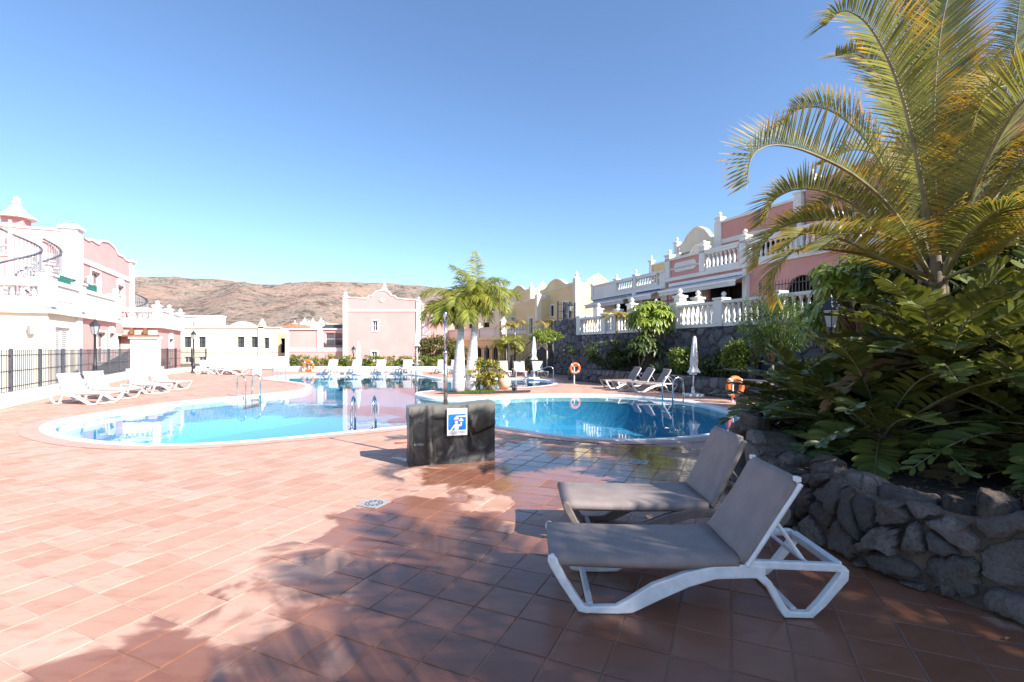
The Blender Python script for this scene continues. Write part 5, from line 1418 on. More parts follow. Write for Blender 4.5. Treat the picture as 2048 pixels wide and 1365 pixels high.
p = gp(387, 746); lamppost('black lantern post before the cream house at left', (p.x, p.y, 0), 2.85)
p = gp(1118, 748); lamppost('slim black lantern post against the tall stone wall end', (p.x, p.y, 0), 2.4)
p = at(707, 698, 39); lamppost('small lantern post before the pink tower house', (p.x, p.y, -0.9), 2.75)
p = at(1141, 603, 30.5); lamppost('black lantern post on top of the tall stone wall', (p.x, p.y, 2.4), 2.2)
p = at(1504, 698, 15.8); lamppost('black lantern post left of the cycad in front of the stone wall', (p.x, p.y, 0.5), 1.75)
p = at(1662, 698, 9.2); lamppost('black lantern with wide cap rising behind the cycad leaves', (p.x, p.y, 0.5), 2.13, 1.0)
# ================================================================== life rings
def lifering(label, c, r, rz, post=True):
    t = thing('life_ring', label, 'life ring', c, rz, 'orange life rings')
    m = MB(); m.tube([(r*0.78*cos(2*pi*k/28), 0, r*0.78*sin(2*pi*k/28)) for k in range(29)], r*0.22, 8, False); m.build('ring', M['orange'], t, True)
    for q in range(4):
        a = pi/4 + pi/2*q; m = MB(); m.tube([(r*0.78*cos(a+e), 0, r*0.78*sin(a+e)) for e in (-0.11, 0, 0.11)], r*0.232, 8); m.build('band', M['band'], t, True)
    if post:
        m = MB(); m.tube([(0, 0.09, -c[2]), (0, 0.09, r*0.95)], 0.03, 8); m.box(-0.12, 0.12, 0.05, 0.075, r*0.25, r*0.75); m.build('bracket', M['white_metal'], t)
    return t
lifering('orange life ring on the far white planter wall', at(617, 732, 33.9), 0.42, 0)
lifering('orange life ring at the dark stone wall left of grey loungers', at(1150, 737, 21.9), 0.27, radians(15))
lifering('large orange life ring partly hidden by the cycad', at(1470, 774, 14.3), 0.33, radians(20))
p = at(1483, 806, 13.4); m = MB(); m.lathe([(0.13,0),(0.17,0.3),(0.185,0.3),(0.185,0.35),(0.15,0.35),(0.13,0.3)], (0,0,0), 14)
o = m.build('flower_pot', M['pot'], None, True); o.location = (p.x, p.y, 0.0); tag(o, 'small clay pot at the foot of the partly hidden life ring', 'pot')
# ================================================================== closed parasols
def parasol(label, u, v, h, lean=0.0, box=False):
    p = gp(u, v); t = thing('closed_parasol', label, 'parasol', (p.x, p.y, 0.0), 0, 'closed white parasols')
    m = MB(); m.box(-0.28, 0.28, -0.28, 0.28, 0.006, 0.09); m.lathe([(0.06,0.091),(0.05,0.3),(0.03,0.34)], (0,0,0), 10); m.build('base', M['white_metal'], t, False, 0.01)
    m = MB(); m.tube([(0,0,0.1),(lean*0.5,0,h*0.5),(lean,0,h)], 0.022, 8); m.build('pole', M['white_metal'], t)
    m = MB(); seg = 14; pr = [(0.02,h),(0.05,h-0.06),(0.08,h-0.4),(0.12,h-0.85),(0.10,h-1.05),(0.19,h-1.22),(0.155,h-1.24)]
    vs, fs = [], []
    for r, z in pr:
        for k in range(seg):
            rr = r * (1.18 if k % 2 else 0.8); a = 2*pi*k/seg; vs.append((rr*cos(a) + lean*z/h, rr*sin(a), z))
    for i in range(len(pr)-1):
        for k in range(seg): fs.append((i*seg+k, (i*seg+(k+1) % seg), (i+1)*seg+(k+1) % seg, (i+1)*seg+k))
    fs.append(tuple(range(seg))); fs.append(tuple((len(pr)-1)*seg+k for k in range(seg-1,-1,-1)))
    m.add(vs, fs); m.build('canopy', M['parasol'], t)
    if box:
        m = MB(); m.box(-0.11, 0.11, -0.06, 0.06, 0.72, 0.98); m.build('crank_box', M['white_metal'], t, False, 0.015)
    return t
parasol('closed white parasol with crank box beside the right hand loungers', 1386, 793, 3.66 - 1.63, 0.05, True)
parasol('closed white parasol before the stairs at the right pool end', 1068, 758, 2.25)
parasol('closed white parasol left of the tower house window', 717, 748.3, 2.1)
parasol('tall closed white parasol right of the tower house', 834, 749, 3.0)
# small bin / info board on the left far deck
p = gp(514, 752); m = MB(); m.box(-0.22, 0.22, -0.12, 0.12, 0.004, 1.0); o = m.build('info_stand', M['white_metal'], None, False, 0.02); o.location = (p.x, p.y, 0); tag(o, 'pale blue grey info stand on the far left deck', 'stand')
o.data.materials[0] = plain('pale_blue_paint', (0.50, 0.55, 0.66), 0.5, 0.05, 4)
p = gp(1008, 779); m = MB(); m.lathe([(0.14,0.02),(0.2,0.12),(0.235,0.25),(0.2,0.38),(0.11,0.46),(0.13,0.5),(0.1,0.5),(0.09,0.44)], (0,0,0), 16)
o = m.build('clay_jar', M['pot'], None, True); o.location = (p.x, p.y, 0.0); o.scale = (1.15,)*3; tag(o, 'round pale clay jar on the palm island', 'jar')
m = MB(); m.box(-0.45, 0.45, -0.05, 0.05, 0, 0.03); p = gp(645, 832); o = m.build('floor_grate', M['iron_grey']); o.location = (p.x, p.y + 1.0, PD + 0.003); tag(o, 'dark slotted grate on the pale pool floor', 'grate')

# ================================================================== plants
M['palm_green'] = leafmat('royal_palm_leaf', (0.09, 0.15, 0.022), (0.42, 0.43, 0.055), (0.42, 0.36, 0.08), 0.40, 0.5, 0.4, 0.3, 1.0)
M['tri_leaf'] = leafmat('triangle_palm_leaf', (0.14, 0.17, 0.075), (0.32, 0.32, 0.12), (0.75, 0.40, 0.03), 0.45, 0.5, 0.4, 0.45, 0.92)
M['tri_dry'] = leafmat('drying_palm_leaf', (0.25, 0.25, 0.085), (0.42, 0.38, 0.12), (0.74, 0.42, 0.05), 0.45, 0.55, 0.35, 0.2, 0.9)
M['cycad'] = leafmat('cycad_leaf', (0.065, 0.095, 0.024), (0.18, 0.20, 0.05), (0.30, 0.17, 0.03), 0.25, 0.27, 0.5, 0.75, 1.3)
M['hedge'] = leafmat('hedge_leaf', (0.10, 0.16, 0.025), (0.26, 0.31, 0.05), None, 0.3, 0.45, 0.4)
M['bush'] = leafmat('bush_leaf', (0.04, 0.07, 0.018), (0.10, 0.13, 0.03), None, 0.25, 0.4, 0.5)
M['olive'] = leafmat('olive_bush_leaf', (0.09, 0.09, 0.025), (0.19, 0.17, 0.045), None, 0.25, 0.45, 0.4)
M['lime'] = leafmat('bright_leaf', (0.12, 0.20, 0.025), (0.32, 0.38, 0.05), None, 0.35, 0.35, 0.5)
M['croton'] = leafmat('croton_leaf', (0.11, 0.15, 0.02), (0.48, 0.38, 0.05), None, 0.3, 0.35, 0.5)
M['fern'] = leafmat('feathery_leaf', (0.06, 0.12, 0.03), (0.13, 0.20, 0.05), None, 0.35, 0.5, 0.3)
M['dry'] = leafmat('dry_leaf', (0.16, 0.10, 0.045), (0.28, 0.18, 0.08), None, 0.2, 0.8, 0.2)
M['yucca'] = leafmat('spiky_leaf', (0.10, 0.15, 0.07), (0.22, 0.28, 0.14), None, 0.2, 0.4, 0.4)
M['grass'] = leafmat('grass_blade', (0.10, 0.17, 0.03), (0.22, 0.28, 0.06), None, 0.3, 0.6, 0.2)
M['bark'] = plain('bark', (0.16, 0.12, 0.085), 0.9, 0.3, 8, 0.6, 25)
M['palebark'] = plain('pale_bark', (0.40, 0.34, 0.27), 0.85, 0.2, 8, 0.4, 25)
M['rachis'] = plain('palm_rachis', (0.24, 0.21, 0.11), 0.6, 0.3, 6)
M['sheath'] = plain('leaf_sheath', (0.16, 0.125, 0.08), 0.7, 0.35, 7, 0.3, 20)
M['gshaft'] = plain('green_crownshaft', (0.24, 0.30, 0.08), 0.5, 0.2, 5)
g = N('royal_palm_trunk'); p = g.pos(); sp = g.n('ShaderNodeSeparateXYZ'); g.l(p, sp.inputs[0])
rn = g.math('SINE', g.math('MULTIPLY', g.math('ADD', sp.outputs[2], g.math('MULTIPLY', g.noise(2, 2, p), 0.05)), 42))
c = g.mix(g.math('MULTIPLY', g.ramp(rn, 0.75, 1.0), 0.35), g.mix(g.ramp(g.noise(4, 5, p), 0.35, 0.65), (0.70, 0.68, 0.65), (0.58, 0.55, 0.52)), (0.30, 0.26, 0.22))
foot = g.ramp(g.math('ADD', sp.outputs[2], g.math('MULTIPLY', g.noise(12, 3, p), 0.3)), 0.45, 0.12)
g.set(g.mix(g.math('MULTIPLY', foot, 0.55), c, (0.42, 0.28, 0.20)), 0.75, 0, 0.3); g.bump(rn, 0.15, 0.01); M['rtrunk'] = g.m

UP = Vector((0, 0, 1))
def rdir(rng):
    z = rng.uniform(-1, 1); a = rng.uniform(0, 2*pi); r = sqrt(1 - z*z)
    return Vector((r*cos(a), r*sin(a), z))
def leaf(mb, p, d, n, l, w, fold=0.15):
    s = d.cross(n); s = s.normalized() if s.length > 1e-5 else d.orthogonal().normalized()
    n2 = s.cross(d)
    m = p + d * l * 0.45
    mb.add([p, m + s*w/2 + n2*w*fold, p + d*l - n2*l*0.08, m - s*w/2 + n2*w*fold], [(0,1,2),(0,2,3)])
def strip(mb, pts, ws, side, cup=0.0, nrm=None):
    """leaflet: centre points with widths; side = width direction; folded along the middle"""
    n = len(pts); vs, fs, at_ = [], [], []
    for i, (p, w_) in enumerate(zip(pts, ws)):
        q = (nrm * (w_ * cup)) if nrm is not None else Vector((0,0,0))
        vs += [p - side*w_/2 + q, p, p + side*w_/2 + q]; at_ += [max(0.001, i/(n-1))]*3
    for i in range(n - 1):
        for k in (0, 1): fs.append((3*i+k, 3*i+k+1, 3*i+k+4, 3*i+k+3))
    mb.add(vs, fs, at_)
def pathspline(ctrl, n):
    pts = openspline([Vector(c_) for c_ in ctrl], 10)
    L = [0.0]
    for a, b in zip(pts, pts[1:]): L.append(L[-1] + (b-a).length)
    r, k = [], 0
    for i in range(n + 1):
        s = L[-1]*i/n
        while k < len(L)-2 and L[k+1] < s: k += 1
        r.append(pts[k].lerp(pts[k+1], (s-L[k]) / max(1e-9, L[k+1]-L[k])))
    return r, L[-1]
def arc(base, az, e0, e1, L, n=10, sway=0.0):
    p = Vector(base); r = [p.copy()]
    for i in range(n):
        e = e0 + (e1-e0)*((i+0.5)/n); a = az + sway*i/n
        p = p + Vector((cos(a)*cos(e), sin(a)*cos(e), sin(e))) * (L/n); r.append(p.copy())
    return r
def frond(ctrl, nl, ll, lw_, vee, fwd, droop, rng, start=0.18, seg=4, rad=0.02, shape=None, upv=None, plume=0.12):
    """a feather leaf: returns (rachis MB, leaflets MB). vee = upward angle of leaflets, fwd = how far they point to the tip"""
    N_ = nl * 2
    pts, L = pathspline(ctrl, N_)
    ra = MB(); ra.tube(pts[::2], [rad * (1 - 0.85*i/(len(pts[::2])-1)) for i in range(len(pts[::2]))], 6, True, 0.7)
    lf = MB(); prevS = None
    for i in range(int(N_*start), N_ + 1):
        t = i / N_
        T = (pts[min(i+1, N_)] - pts[max(i-1, 0)]).normalized()
        S = T.cross(upv if upv is not None else UP)
        if S.length < 0.25 and prevS is not None: S = prevS - T*prevS.dot(T)
        S.normalize()
        if prevS is not None and S.dot(prevS) < 0: S = -S
        prevS = S
        Nn = S.cross(T).normalized()
        tt = (t - start) / (1 - start)
        k = shape(tt) if shape else min(1.0, 0.45 + tt*2.2) * (1.0 if tt < 0.6 else 1 - 0.62*((tt-0.6)/0.4)**1.3)
        for sd in (-1, 1):
            l = ll * k * rng.uniform(0.85, 1.1); f = fwd * (0.7 + 0.9*tt) + rng.uniform(-0.08, 0.08); v = vee + rng.uniform(-plume, plume)
            d = (S*sd*cos(v) + Nn*sin(v) + T*f).normalized()
            c_ = [pts[i] + d*l*j/seg + Vector((0,0,-1)) * droop * l * (j/seg)**2.2 for j in range(seg + 1)]
            wprof = (0.55, 1.0, 0.95, 0.6, 0.05) if seg == 4 else (0.4, 1.0, 0.8, 0.05)
            sv = T - d*T.dot(d); sv.normalize()
            strip(lf, c_, [lw_*q for q in wprof], sv, 0.16, d.cross(sv) * (1 if sd > 0 else -1))
    return ra, lf
def addfrond(t, fr, lm, name='frond'):
    ra, lf = fr
    o = lf.build(name, M[lm] if isinstance(lm, str) else lm, t, False)
    ra.build('rachis', M['rachis'], o, True)
    return o
def broad(ctrl, pairs, ll, lw_, rng, vee=0.35, start=0.2):
    """cycad leaf: few broad, stiff, blunt leaflets"""
    N_ = pairs*2; pts, L = pathspline(ctrl, N_)
    ra = MB(); ra.tube(pts[::2], [0.013*(1-0.7*i/pairs) for i in range(len(pts[::2]))], 5)
    lf = MB(); prevS = None
    for i in range(int(N_*start), N_+1):
        t = i/N_; T = (pts[min(i+1,N_)] - pts[max(i-1,0)]).normalized(); S = T.cross(UP)
        if S.length < 0.2 and prevS is not None: S = prevS - T*prevS.dot(T)
        S.normalize(); prevS = S; Nn = S.cross(T)
        tt = (t-start)/(1-start); k = (0.7 + 0.6*sin(pi*min(1, tt*0.9+0.1))) * (1 if tt < 0.85 else 0.85)
        for sd in (-1, 1):
            if rng.random() < 0.04: continue
            l = ll*k*rng.uniform(0.85, 1.1); v = vee + rng.uniform(-0.2, 0.2)
            d = (S*sd*cos(v) + Nn*sin(v) + T*(0.35+0.9*tt)*rng.uniform(0.85, 1.15)).normalized()
            c_ = [pts[i] + d*l*j/4 - UP*0.10*l*(j/4)**2 for j in range(5)]
            sv = (T - d*T.dot(d)).normalized(); nn = d.cross(sv)
            tw = rng.uniform(-0.5, 0.5); sv = (sv*cos(tw) + nn*sin(tw)).normalized()
            strip(lf, c_, [lw_*k*q for q in (0.28, 0.8, 1.0, 0.9, 0.32)], sv, 0.10, d.cross(sv))
    return ra, lf
def clumps(mb, c, rad, ncl, nlf, cr, ll, lw_, rng, shell=0.55, flat=0.6, drop=0.2):
    """foliage in many small clumps through an ellipsoid; gaps stay between clumps"""
    c = Vector(c); cs = []
    for _ in range(ncl):
        d = rdir(rng); r = shell + (1-shell)*rng.random()
        q = c + Vector((d.x*rad[0], d.y*rad[1], d.z*rad[2])) * r; cs.append(q)
        rr = cr * rng.uniform(0.6, 1.3)
        for _ in range(nlf):
            e = rdir(rng); p = q + Vector((e.x, e.y, e.z*flat)) * rr * rng.random()**0.5
            out = (p - c); out = out.normalized() if out.length > 1e-4 else UP
            dd = (rdir(rng)*0.9 + out*0.7 - UP*drop).normalized(); leaf(mb, p, dd, (UP*0.8 + rdir(rng)*0.6 + out*0.4), ll*rng.uniform(0.6, 1.25), lw_*rng.uniform(0.7, 1.2))
    return cs
def shrub(name, label, cat, base, c, rad, mat, rng, ncl=40, nlf=30, cr=0.25, ll=0.12, lw_=0.05, group=None, limbs=6, trunkr=0.04, bark='bark', shell=0.5, drop=0.2):
    t = thing(name, label, cat, base, 0, group); b = Vector(base)
    m = MB(); cs = clumps(m, Vector(c) - b, rad, ncl, nlf, cr, ll, lw_, rng, shell, 0.6, drop); m.build('crown', M[mat], t)
    w_ = MB(); cc = Vector(c) - b; fork = Vector((0,0,max(0.05, (cc.z - rad[2]) * 0.7)))
    w_.tube([(0,0,0), fork*0.5 + Vector((rng.uniform(-.03,.03), rng.uniform(-.03,.03), 0)), fork], [trunkr*1.2, trunkr, trunkr*0.9], 7)
    for q in rng.sample(cs, min(limbs, len(cs))):
        mid = fork.lerp(q, 0.5) + rdir(rng)*0.08*rad[0]; w_.tube([fork, mid, q], [trunkr*0.7, trunkr*0.45, trunkr*0.15], 5)
    w_.build('trunk', M[bark], t, True)
    return t
def whorltree(name, label, base, c, rad, n, ll, mat, rng, cat='tree', group=None):
    """schefflera: umbrellas of drooping leaflets"""
    t = thing(name, label, cat, base, 0, group); b = Vector(base); m = MB(); cc = Vector(c) - b; ends = []
    for _ in range(n):
        d = rdir(rng)
        if d.z < -0.5: d.z *= -0.6
        q = cc + Vector((d.x*rad[0], d.y*rad[1], d.z*rad[2])) * (0.55 + 0.45*rng.random()); ends.append(q); ax = (d*0.6 + UP*0.7).normalized()
        e1 = ax.orthogonal().normalized(); e2 = ax.cross(e1); k = rng.randint(7, 9); a0 = rng.random()*6
        for j in range(k):
            a = a0 + 2*pi*j/k; dd = (e1*cos(a) + e2*sin(a)); l = ll*rng.uniform(0.8, 1.15)
            s_ = ax.cross(dd).normalized(); st0 = q + dd*0.03
            strip(m, [st0, st0 + dd*l*0.4 + ax*l*0.05, st0 + dd*l*0.8 - UP*l*0.15, st0 + dd*l*0.95 - UP*l*0.4], [l*0.10, l*0.33, l*0.30, 0.01], s_, 0.12, ax)
    m.build('crown', M[mat], t)
    w_ = MB(); f = Vector((0,0,max(0.1, (cc.z - rad[2])*0.8)))
    for s in range(3):
        o = Vector((rng.uniform(-.15,.15), rng.uniform(-.15,.15), 0)); w_.tube([o, f*0.6 + o*1.5, f + o*2.5], [0.05, 0.04, 0.035], 7)
        for q in rng.sample(ends, min(8, len(ends))): w_.tube([f + o*2.5, (f + o*2.5).lerp(q, 0.5) + rdir(rng)*0.06, q], [0.03, 0.02, 0.008], 5)
    w_.build('trunk', M['bark'], t, True)
    return t
def smallpalm(name, label, base, h, n, L, rng, mat='palm_green', ll=0.3, trunkr=0.07, e0=(0.4, 1.2), e1=(-1.0, -0.2), trunk='palebark', nl=22, lwid=0.022, lean=(0,0)):
    t = thing(name, label, 'palm', base)
    m = MB(); m.tube([(0,0,0), (lean[0]*0.4, lean[1]*0.4, h*0.5), (lean[0], lean[1], h)], [trunkr*1.15, trunkr, trunkr*0.9], 9); m.build('trunk', M[trunk], t, True)
    for k in range(n):
        az = 2*pi*k/n*2.4 + rng.uniform(-.2, .2)
        addfrond(t, frond(arc((lean[0], lean[1], h), az, rng.uniform(*e0), rng.uniform(*e1), L*rng.uniform(.85, 1.1), 9), nl, ll, lwid, 0.25, 0.5, 0.25, rng, 0.12, 3, 0.013), mat)
    return t
rng = random.Random(42)
# ---------------------------------------------------------------- royal palms on the island
def royal(label, base, h, lean, azs, hs):
    t = thing('royal_palm', label, 'palm', base, 0, 'royal palms on the pool island')
    pr = [(0.235,0.0),(0.222,0.15),(0.232,0.45),(0.225,0.8),(0.19,1.2),(0.145,1.7),(0.12,2.1),(0.11,h)]
    m = MB(); m.tube([(lean*(z/h)**1.5, 0, z) for r, z in pr], [r for r, z in pr], 18); m.build('trunk', M['rtrunk'], t, True)
    m = MB(); m.tube([(lean, 0, h-0.01), (lean*1.05, 0, h+0.15), (lean*1.15, 0, h+0.5), (lean*1.2, 0, h+hs)], [0.122, 0.128, 0.10, 0.045], 12); m.build('crownshaft', M['gshaft'], t, True)
    for az, e0, e1, L in azs:
        c_ = arc((lean*1.2, 0, h+hs-0.12), radians(az), min(1.5, e0+0.18), e1+0.15, L*0.86, 10, rng.uniform(-.15, .15))
        addfrond(t, frond(c_, 48, 0.58, 0.023, 0.25, 0.55, 0.5, rng, 0.12, 4, 0.022, None, None, 0.6), 'palm_green')
    return t
p = gp(917, 784.5)
royal('left royal palm with bottle shaped white trunk on the pool island', p, 2.45, 0.10,
  [(178,0.85,-1.5,2.2),(150,0.95,-1.2,2.0),(205,0.75,-1.5,2.1),(240,0.8,-1.55,1.9),(120,0.9,-1.1,1.9),(60,1.0,-0.9,1.8),(285,0.55,-1.5,1.8),(330,0.9,-1.3,1.7),(190,1.3,-0.9,2.3),(20,0.6,-1.4,1.5),(95,1.45,0.6,2.2),(225,0.4,-1.5,1.5),(265,1.1,-1.2,1.9),(165,0.5,-1.55,1.7),(310,1.2,-0.9,1.8),(255,0.2,-1.5,1.2)], 0.62)
p = gp(943, 784.0)
royal('right royal palm with green crownshaft on the pool island', p, 2.95, 0.16,
  [(5,0.75,-0.85,2.1),(28,0.95,-0.9,1.9),(-30,0.6,-1.45,1.9),(165,1.0,-0.9,1.8),(100,1.48,1.0,2.3),(60,1.2,-0.3,2.0),(250,0.9,-1.4,1.7),(300,0.7,-1.5,1.7),(200,0.7,-1.4,1.6),(130,1.1,-0.8,1.7),(345,0.3,-1.5,1.5),(180,1.35,0.2,2.0),(270,1.2,-1.0,1.9),(320,1.0,-1.1,1.9),(15,1.25,-0.5,1.9),(280,0.2,-1.5,1.3)], 0.55)
# croton and grass on the island
p = gp(968, 784)
shrub('croton_bush', 'yellow green croton bush beside the palms on the island', 'bush', p, p + Vector((0.05, 0, 0.75)), (0.68, 0.5, 0.48), 'croton', rng, 46, 26, 0.17, 0.17, 0.06, None, 9, 0.03, 'palebark')
shrub('leafy_bush', 'dark green bush behind the croton on the island', 'bush', gp(958, 780), gp(958, 780) + Vector((0, 0.4, 0.75)), (0.45, 0.4, 0.5), 'bush', rng, 26, 24, 0.2, 0.14, 0.06, None, 5)
m = MB(); c0, c1 = gp(930, 786), gp(985, 785)
for _ in range(1500):
    q = c0.lerp(c1, rng.random()) + Vector((rng.gauss(0, 0.15), rng.gauss(0.1, 0.22), 0)); leaf(m, q, (UP + rdir(rng)*0.7).normalized(), rdir(rng), rng.uniform(0.05, 0.14), 0.012)
tag(m.build('grass', M['grass']), 'short grass around the foot of the island palms', 'grass', None, 'stuff')
m = MB(); isl = [gp(u_, v_) for u_, v_ in ((868,788.5),(960,788.8),(1060,785.5),(1062,781),(1010,782),(945,784),(890,785))]
m.add([(q.x, q.y, 0.009) for q in isl], [tuple(range(len(isl)))]); struct(m.build('island_bed', M['soil']))
for k, (u_, v_, s_, lb) in enumerate(((980,760,0.5,'tall grey boulder on the island behind the croton'), (1030,783,0.2,'small dark rock right of the clay jar'))):
    pp = gp(u_, v_ if v_ > 775 else 780.5); poly = [(s_*0.6*cos(a_)*rng.uniform(.8,1.15), s_*sin(a_)*rng.uniform(.8,1.15) + s_*0.7) for a_ in [2*pi*i/9 for i in range(9)]]
    s = stone(poly, 0.01, s_*0.5, lambda a, b, e: Vector((a, -e, b)), rng, 2, 0.5); q = MB(); q.add(*s); o = q.build('boulder', M['stone_far'], None, True); o.location = (pp.x, pp.y + 0.1, 0); tag(o, lb, 'rock')
# ---------------------------------------------------------------- hedge and far shrubs
hx0, hx1 = HEDGE
hb = [hx0 + 1.0]; k = 0
while hb[-1] < hx1 - 1:
    w_ = rng.uniform(0.45, 0.8); x = hb[-1] + w_; k += 1
    t = shrub('hedge_bush', ORD[k-1] + ' light green hedge bush from the left above the white planter wall', 'bush', (x, 34.85, 0.3), (x, 34.6, 0.72), (w_*1.15, 0.4, 0.46*rng.uniform(.85, 1.15)), 'hedge', rng, 34, 30, 0.2, 0.13, 0.06, 'far hedge bushes', 3, 0.025)
    hb.append(x + w_ * 0.75)
p = at(873, 698, 37); shrub('round_bush', 'big round olive green bush left of the royal palms', 'bush', (p.x, p.y, 0), (p.x, p.y, 1.55), (1.5, 1.3, 1.05), 'olive', rng, 130, 40, 0.42, 0.22, 0.085, None, 10, 0.07)
p = at(908, 698, 38); shrub('round_bush', 'second olive bush directly behind the left palm trunk', 'bush', (p.x, p.y, 0), (p.x, p.y, 1.4), (0.95, 1.0, 0.95), 'olive', rng, 60, 40, 0.4, 0.22, 0.085, None, 8, 0.06)
for (u_, d_, h_, L_, ll_, lb) in ((1018, 33.0, 2.0, 1.5, 0.45, 'slender green palm before the yellow balcony'), (1010, 34.0, 1.6, 1.3, 0.4, 'low green palm left of the slender one')):
    p = at(u_, 698, d_); smallpalm('garden_palm', lb, (p.x, p.y, 0), h_, 14, L_, rng, 'palm_green', ll_, 0.09, (0.3, 1.3), (-1.3, -0.3), 'palebark', 16, 0.04)
for (u_, d_, h_, lb) in ((1030, 40.5, 3.6, 'orange dry palm crown before the ochre upper wall'), (1012, 40.0, 3.3, 'smaller orange dry palm crown at the balcony'), (1089, 39.5, 3.5, 'orange dry palm crown before the yellow house wall')):
    p = at(u_, 698, d_); smallpalm('dry_palm', lb, (p.x, p.y, 0), h_, 9, 1.15, rng, 'tri_dry', 0.3, 0.06, (0.5, 1.3), (-1.2, -0.4), 'palebark', 14, 0.035)
p = at(1094, 698, 28.2); shrub('garden_tree', 'small pale stemmed tree before the tall stone wall end', 'tree', (p.x, p.y, 0.5), (p.x - 0.1, p.y, 2.35), (1.0, 0.8, 0.42), 'lime', rng, 46, 30, 0.25, 0.16, 0.07, None, 8, 0.05, 'palebark')
p = at(1062, 698, 29.5); shrub('garden_bush', 'bush with reddish stems behind the far parasol', 'bush', (p.x, p.y, 0), (p.x, p.y, 0.75), (0.7, 0.5, 0.5), 'olive', rng, 26, 28, 0.25, 0.18, 0.05)
# ---------------------------------------------------------------- planter at right: trees and shrubs
def bed(u_, back=1.0):
    r = (u_-1024)/F; b = LOWA - RNv*back; s = (b.x - r*b.y)/(r*RU.y - RU.x); q = rline(b, s); return Vector((q.x, q.y, 0.5))
q = bed(1300, 1.2); zc = lambda v_, d_: EYE - (v_-HZ)/F*d_
whorltree('schefflera_tree', 'bright green schefflera tree in front of the right terraces', q, (q.x, q.y, zc(640, q.y)), (1.05, 0.95, 0.85), 130, 0.30, 'lime', rng)
q = bed(1292, 0.7); whorltree('schefflera_bush', 'darker schefflera foliage below the bright schefflera tree', q, (q.x, q.y, zc(700, q.y)), (0.75, 0.6, 0.75), 70, 0.27, 'bush', rng, 'bush')
for (u_, bk_, v_, rx, rzz, mt, lb) in ((1212, 0.9, 712, 1.2, 0.68, 'bush', 'dark leafy bush behind the life ring at the stone wall'), (1245, 1.2, 706, 0.8, 0.65, 'bush', 'dark leafy bush left of the schefflera'),
        (1368, 0.9, 722, 0.55, 0.5, 'hedge', 'fresh green bush left of the closed parasol'), (1440, 1.0, 735, 0.6, 0.5, 'bush', 'low dark bush right of the closed parasol'), (1478, 0.8, 715, 0.45, 0.5, 'hedge', 'green bush above the partly hidden life ring')):
    q = bed(u_, bk_); shrub('planter_bush', lb, 'bush', q, (q.x, q.y, zc(v_, q.y)), (rx, 0.6, rzz), mt, rng, 60, 34, 0.28, 0.16, 0.065, 'bushes in the right stone planter', 6, 0.03)
q = bed(1319, 0.5); t = thing('yucca_plant', 'pale spiky yucca between the bushes above the grey loungers', 'plant', q); m = MB()
for _ in range(90):
    d = rdir(rng); d.z = abs(d.z)*0.9 + 0.1; d.normalize(); l = rng.uniform(0.4, 0.6); pts = [d*l*j/3 - UP*0.12*l*(j/3)**2 for j in range(4)]; strip(m, [Vector((0,0,0.15)) + x for x in pts], [0.035, 0.045, 0.03, 0.003], d.cross(rdir(rng)).normalized())
m.build('leaves', M['yucca'], t)
q = bed(1233, 1.4); smallpalm('thin_palm', 'thin stemmed palm with yellow fronds before the farther balustrade', q, zc(632, q.y) - 0.5, 12, 0.85, rng, 'tri_dry', 0.26, 0.05, (0.3, 1.3), (-1.2, -0.2), 'bark', 16, 0.022)
q = bed(1146, 0.8); shrub('thin_tree', 'thin white stemmed shrub above the stone wall life ring', 'tree', q, (q.x, q.y, zc(702, q.y)), (0.45, 0.4, 0.22), 'bush', rng, 18, 26, 0.18, 0.13, 0.05, None, 5, 0.035, 'palebark')
q = at(1545, 698, 14.6); q.z = 0.5
shrub('feathery_tree', 'soft feathery green tree in front of the near balustrade', 'tree', q, (q.x, q.y, zc(645, 14.6)), (1.05, 0.9, 0.95), 'fern', rng, 150, 46, 0.34, 0.15, 0.022, None, 10, 0.05, 'bark', 0.5, 0.6)
for (u_, v_, d_, r_, mt, lb) in ((1725, 575, 10.5, (1.1, 0.8, 0.9), 'lime', 'light green tree behind the cycad, left of the palm base'), (1690, 640, 11.5, (1.0, 0.8, 0.9), 'hedge', 'green tree mass behind the lantern')):
    q = at(u_, 698, d_); q.z = 0.5; whorltree('leafy_tree', lb, q, at(u_, v_, d_), r_, 95, 0.26, mt, rng)
for k, (u_, v_, d_) in enumerate(((1900, 560, 9.0), (2040, 600, 8.5), (1980, 480, 9.5), (2150, 480, 9.0))):
    q = at(u_, 698, d_); q.z = 0.5
    shrub('background_tree', ('dense dark green tree directly behind the palm base', 'dense dark green tree at the right picture edge', 'tall green tree behind the palm fronds at right', 'tall dark tree just outside the right picture edge')[k], 'tree', q, at(u_, v_, d_), (1.3, 1.0, 1.35), 'bush', rng, 120, 44, 0.4, 0.20, 0.08, None, 9, 0.07)
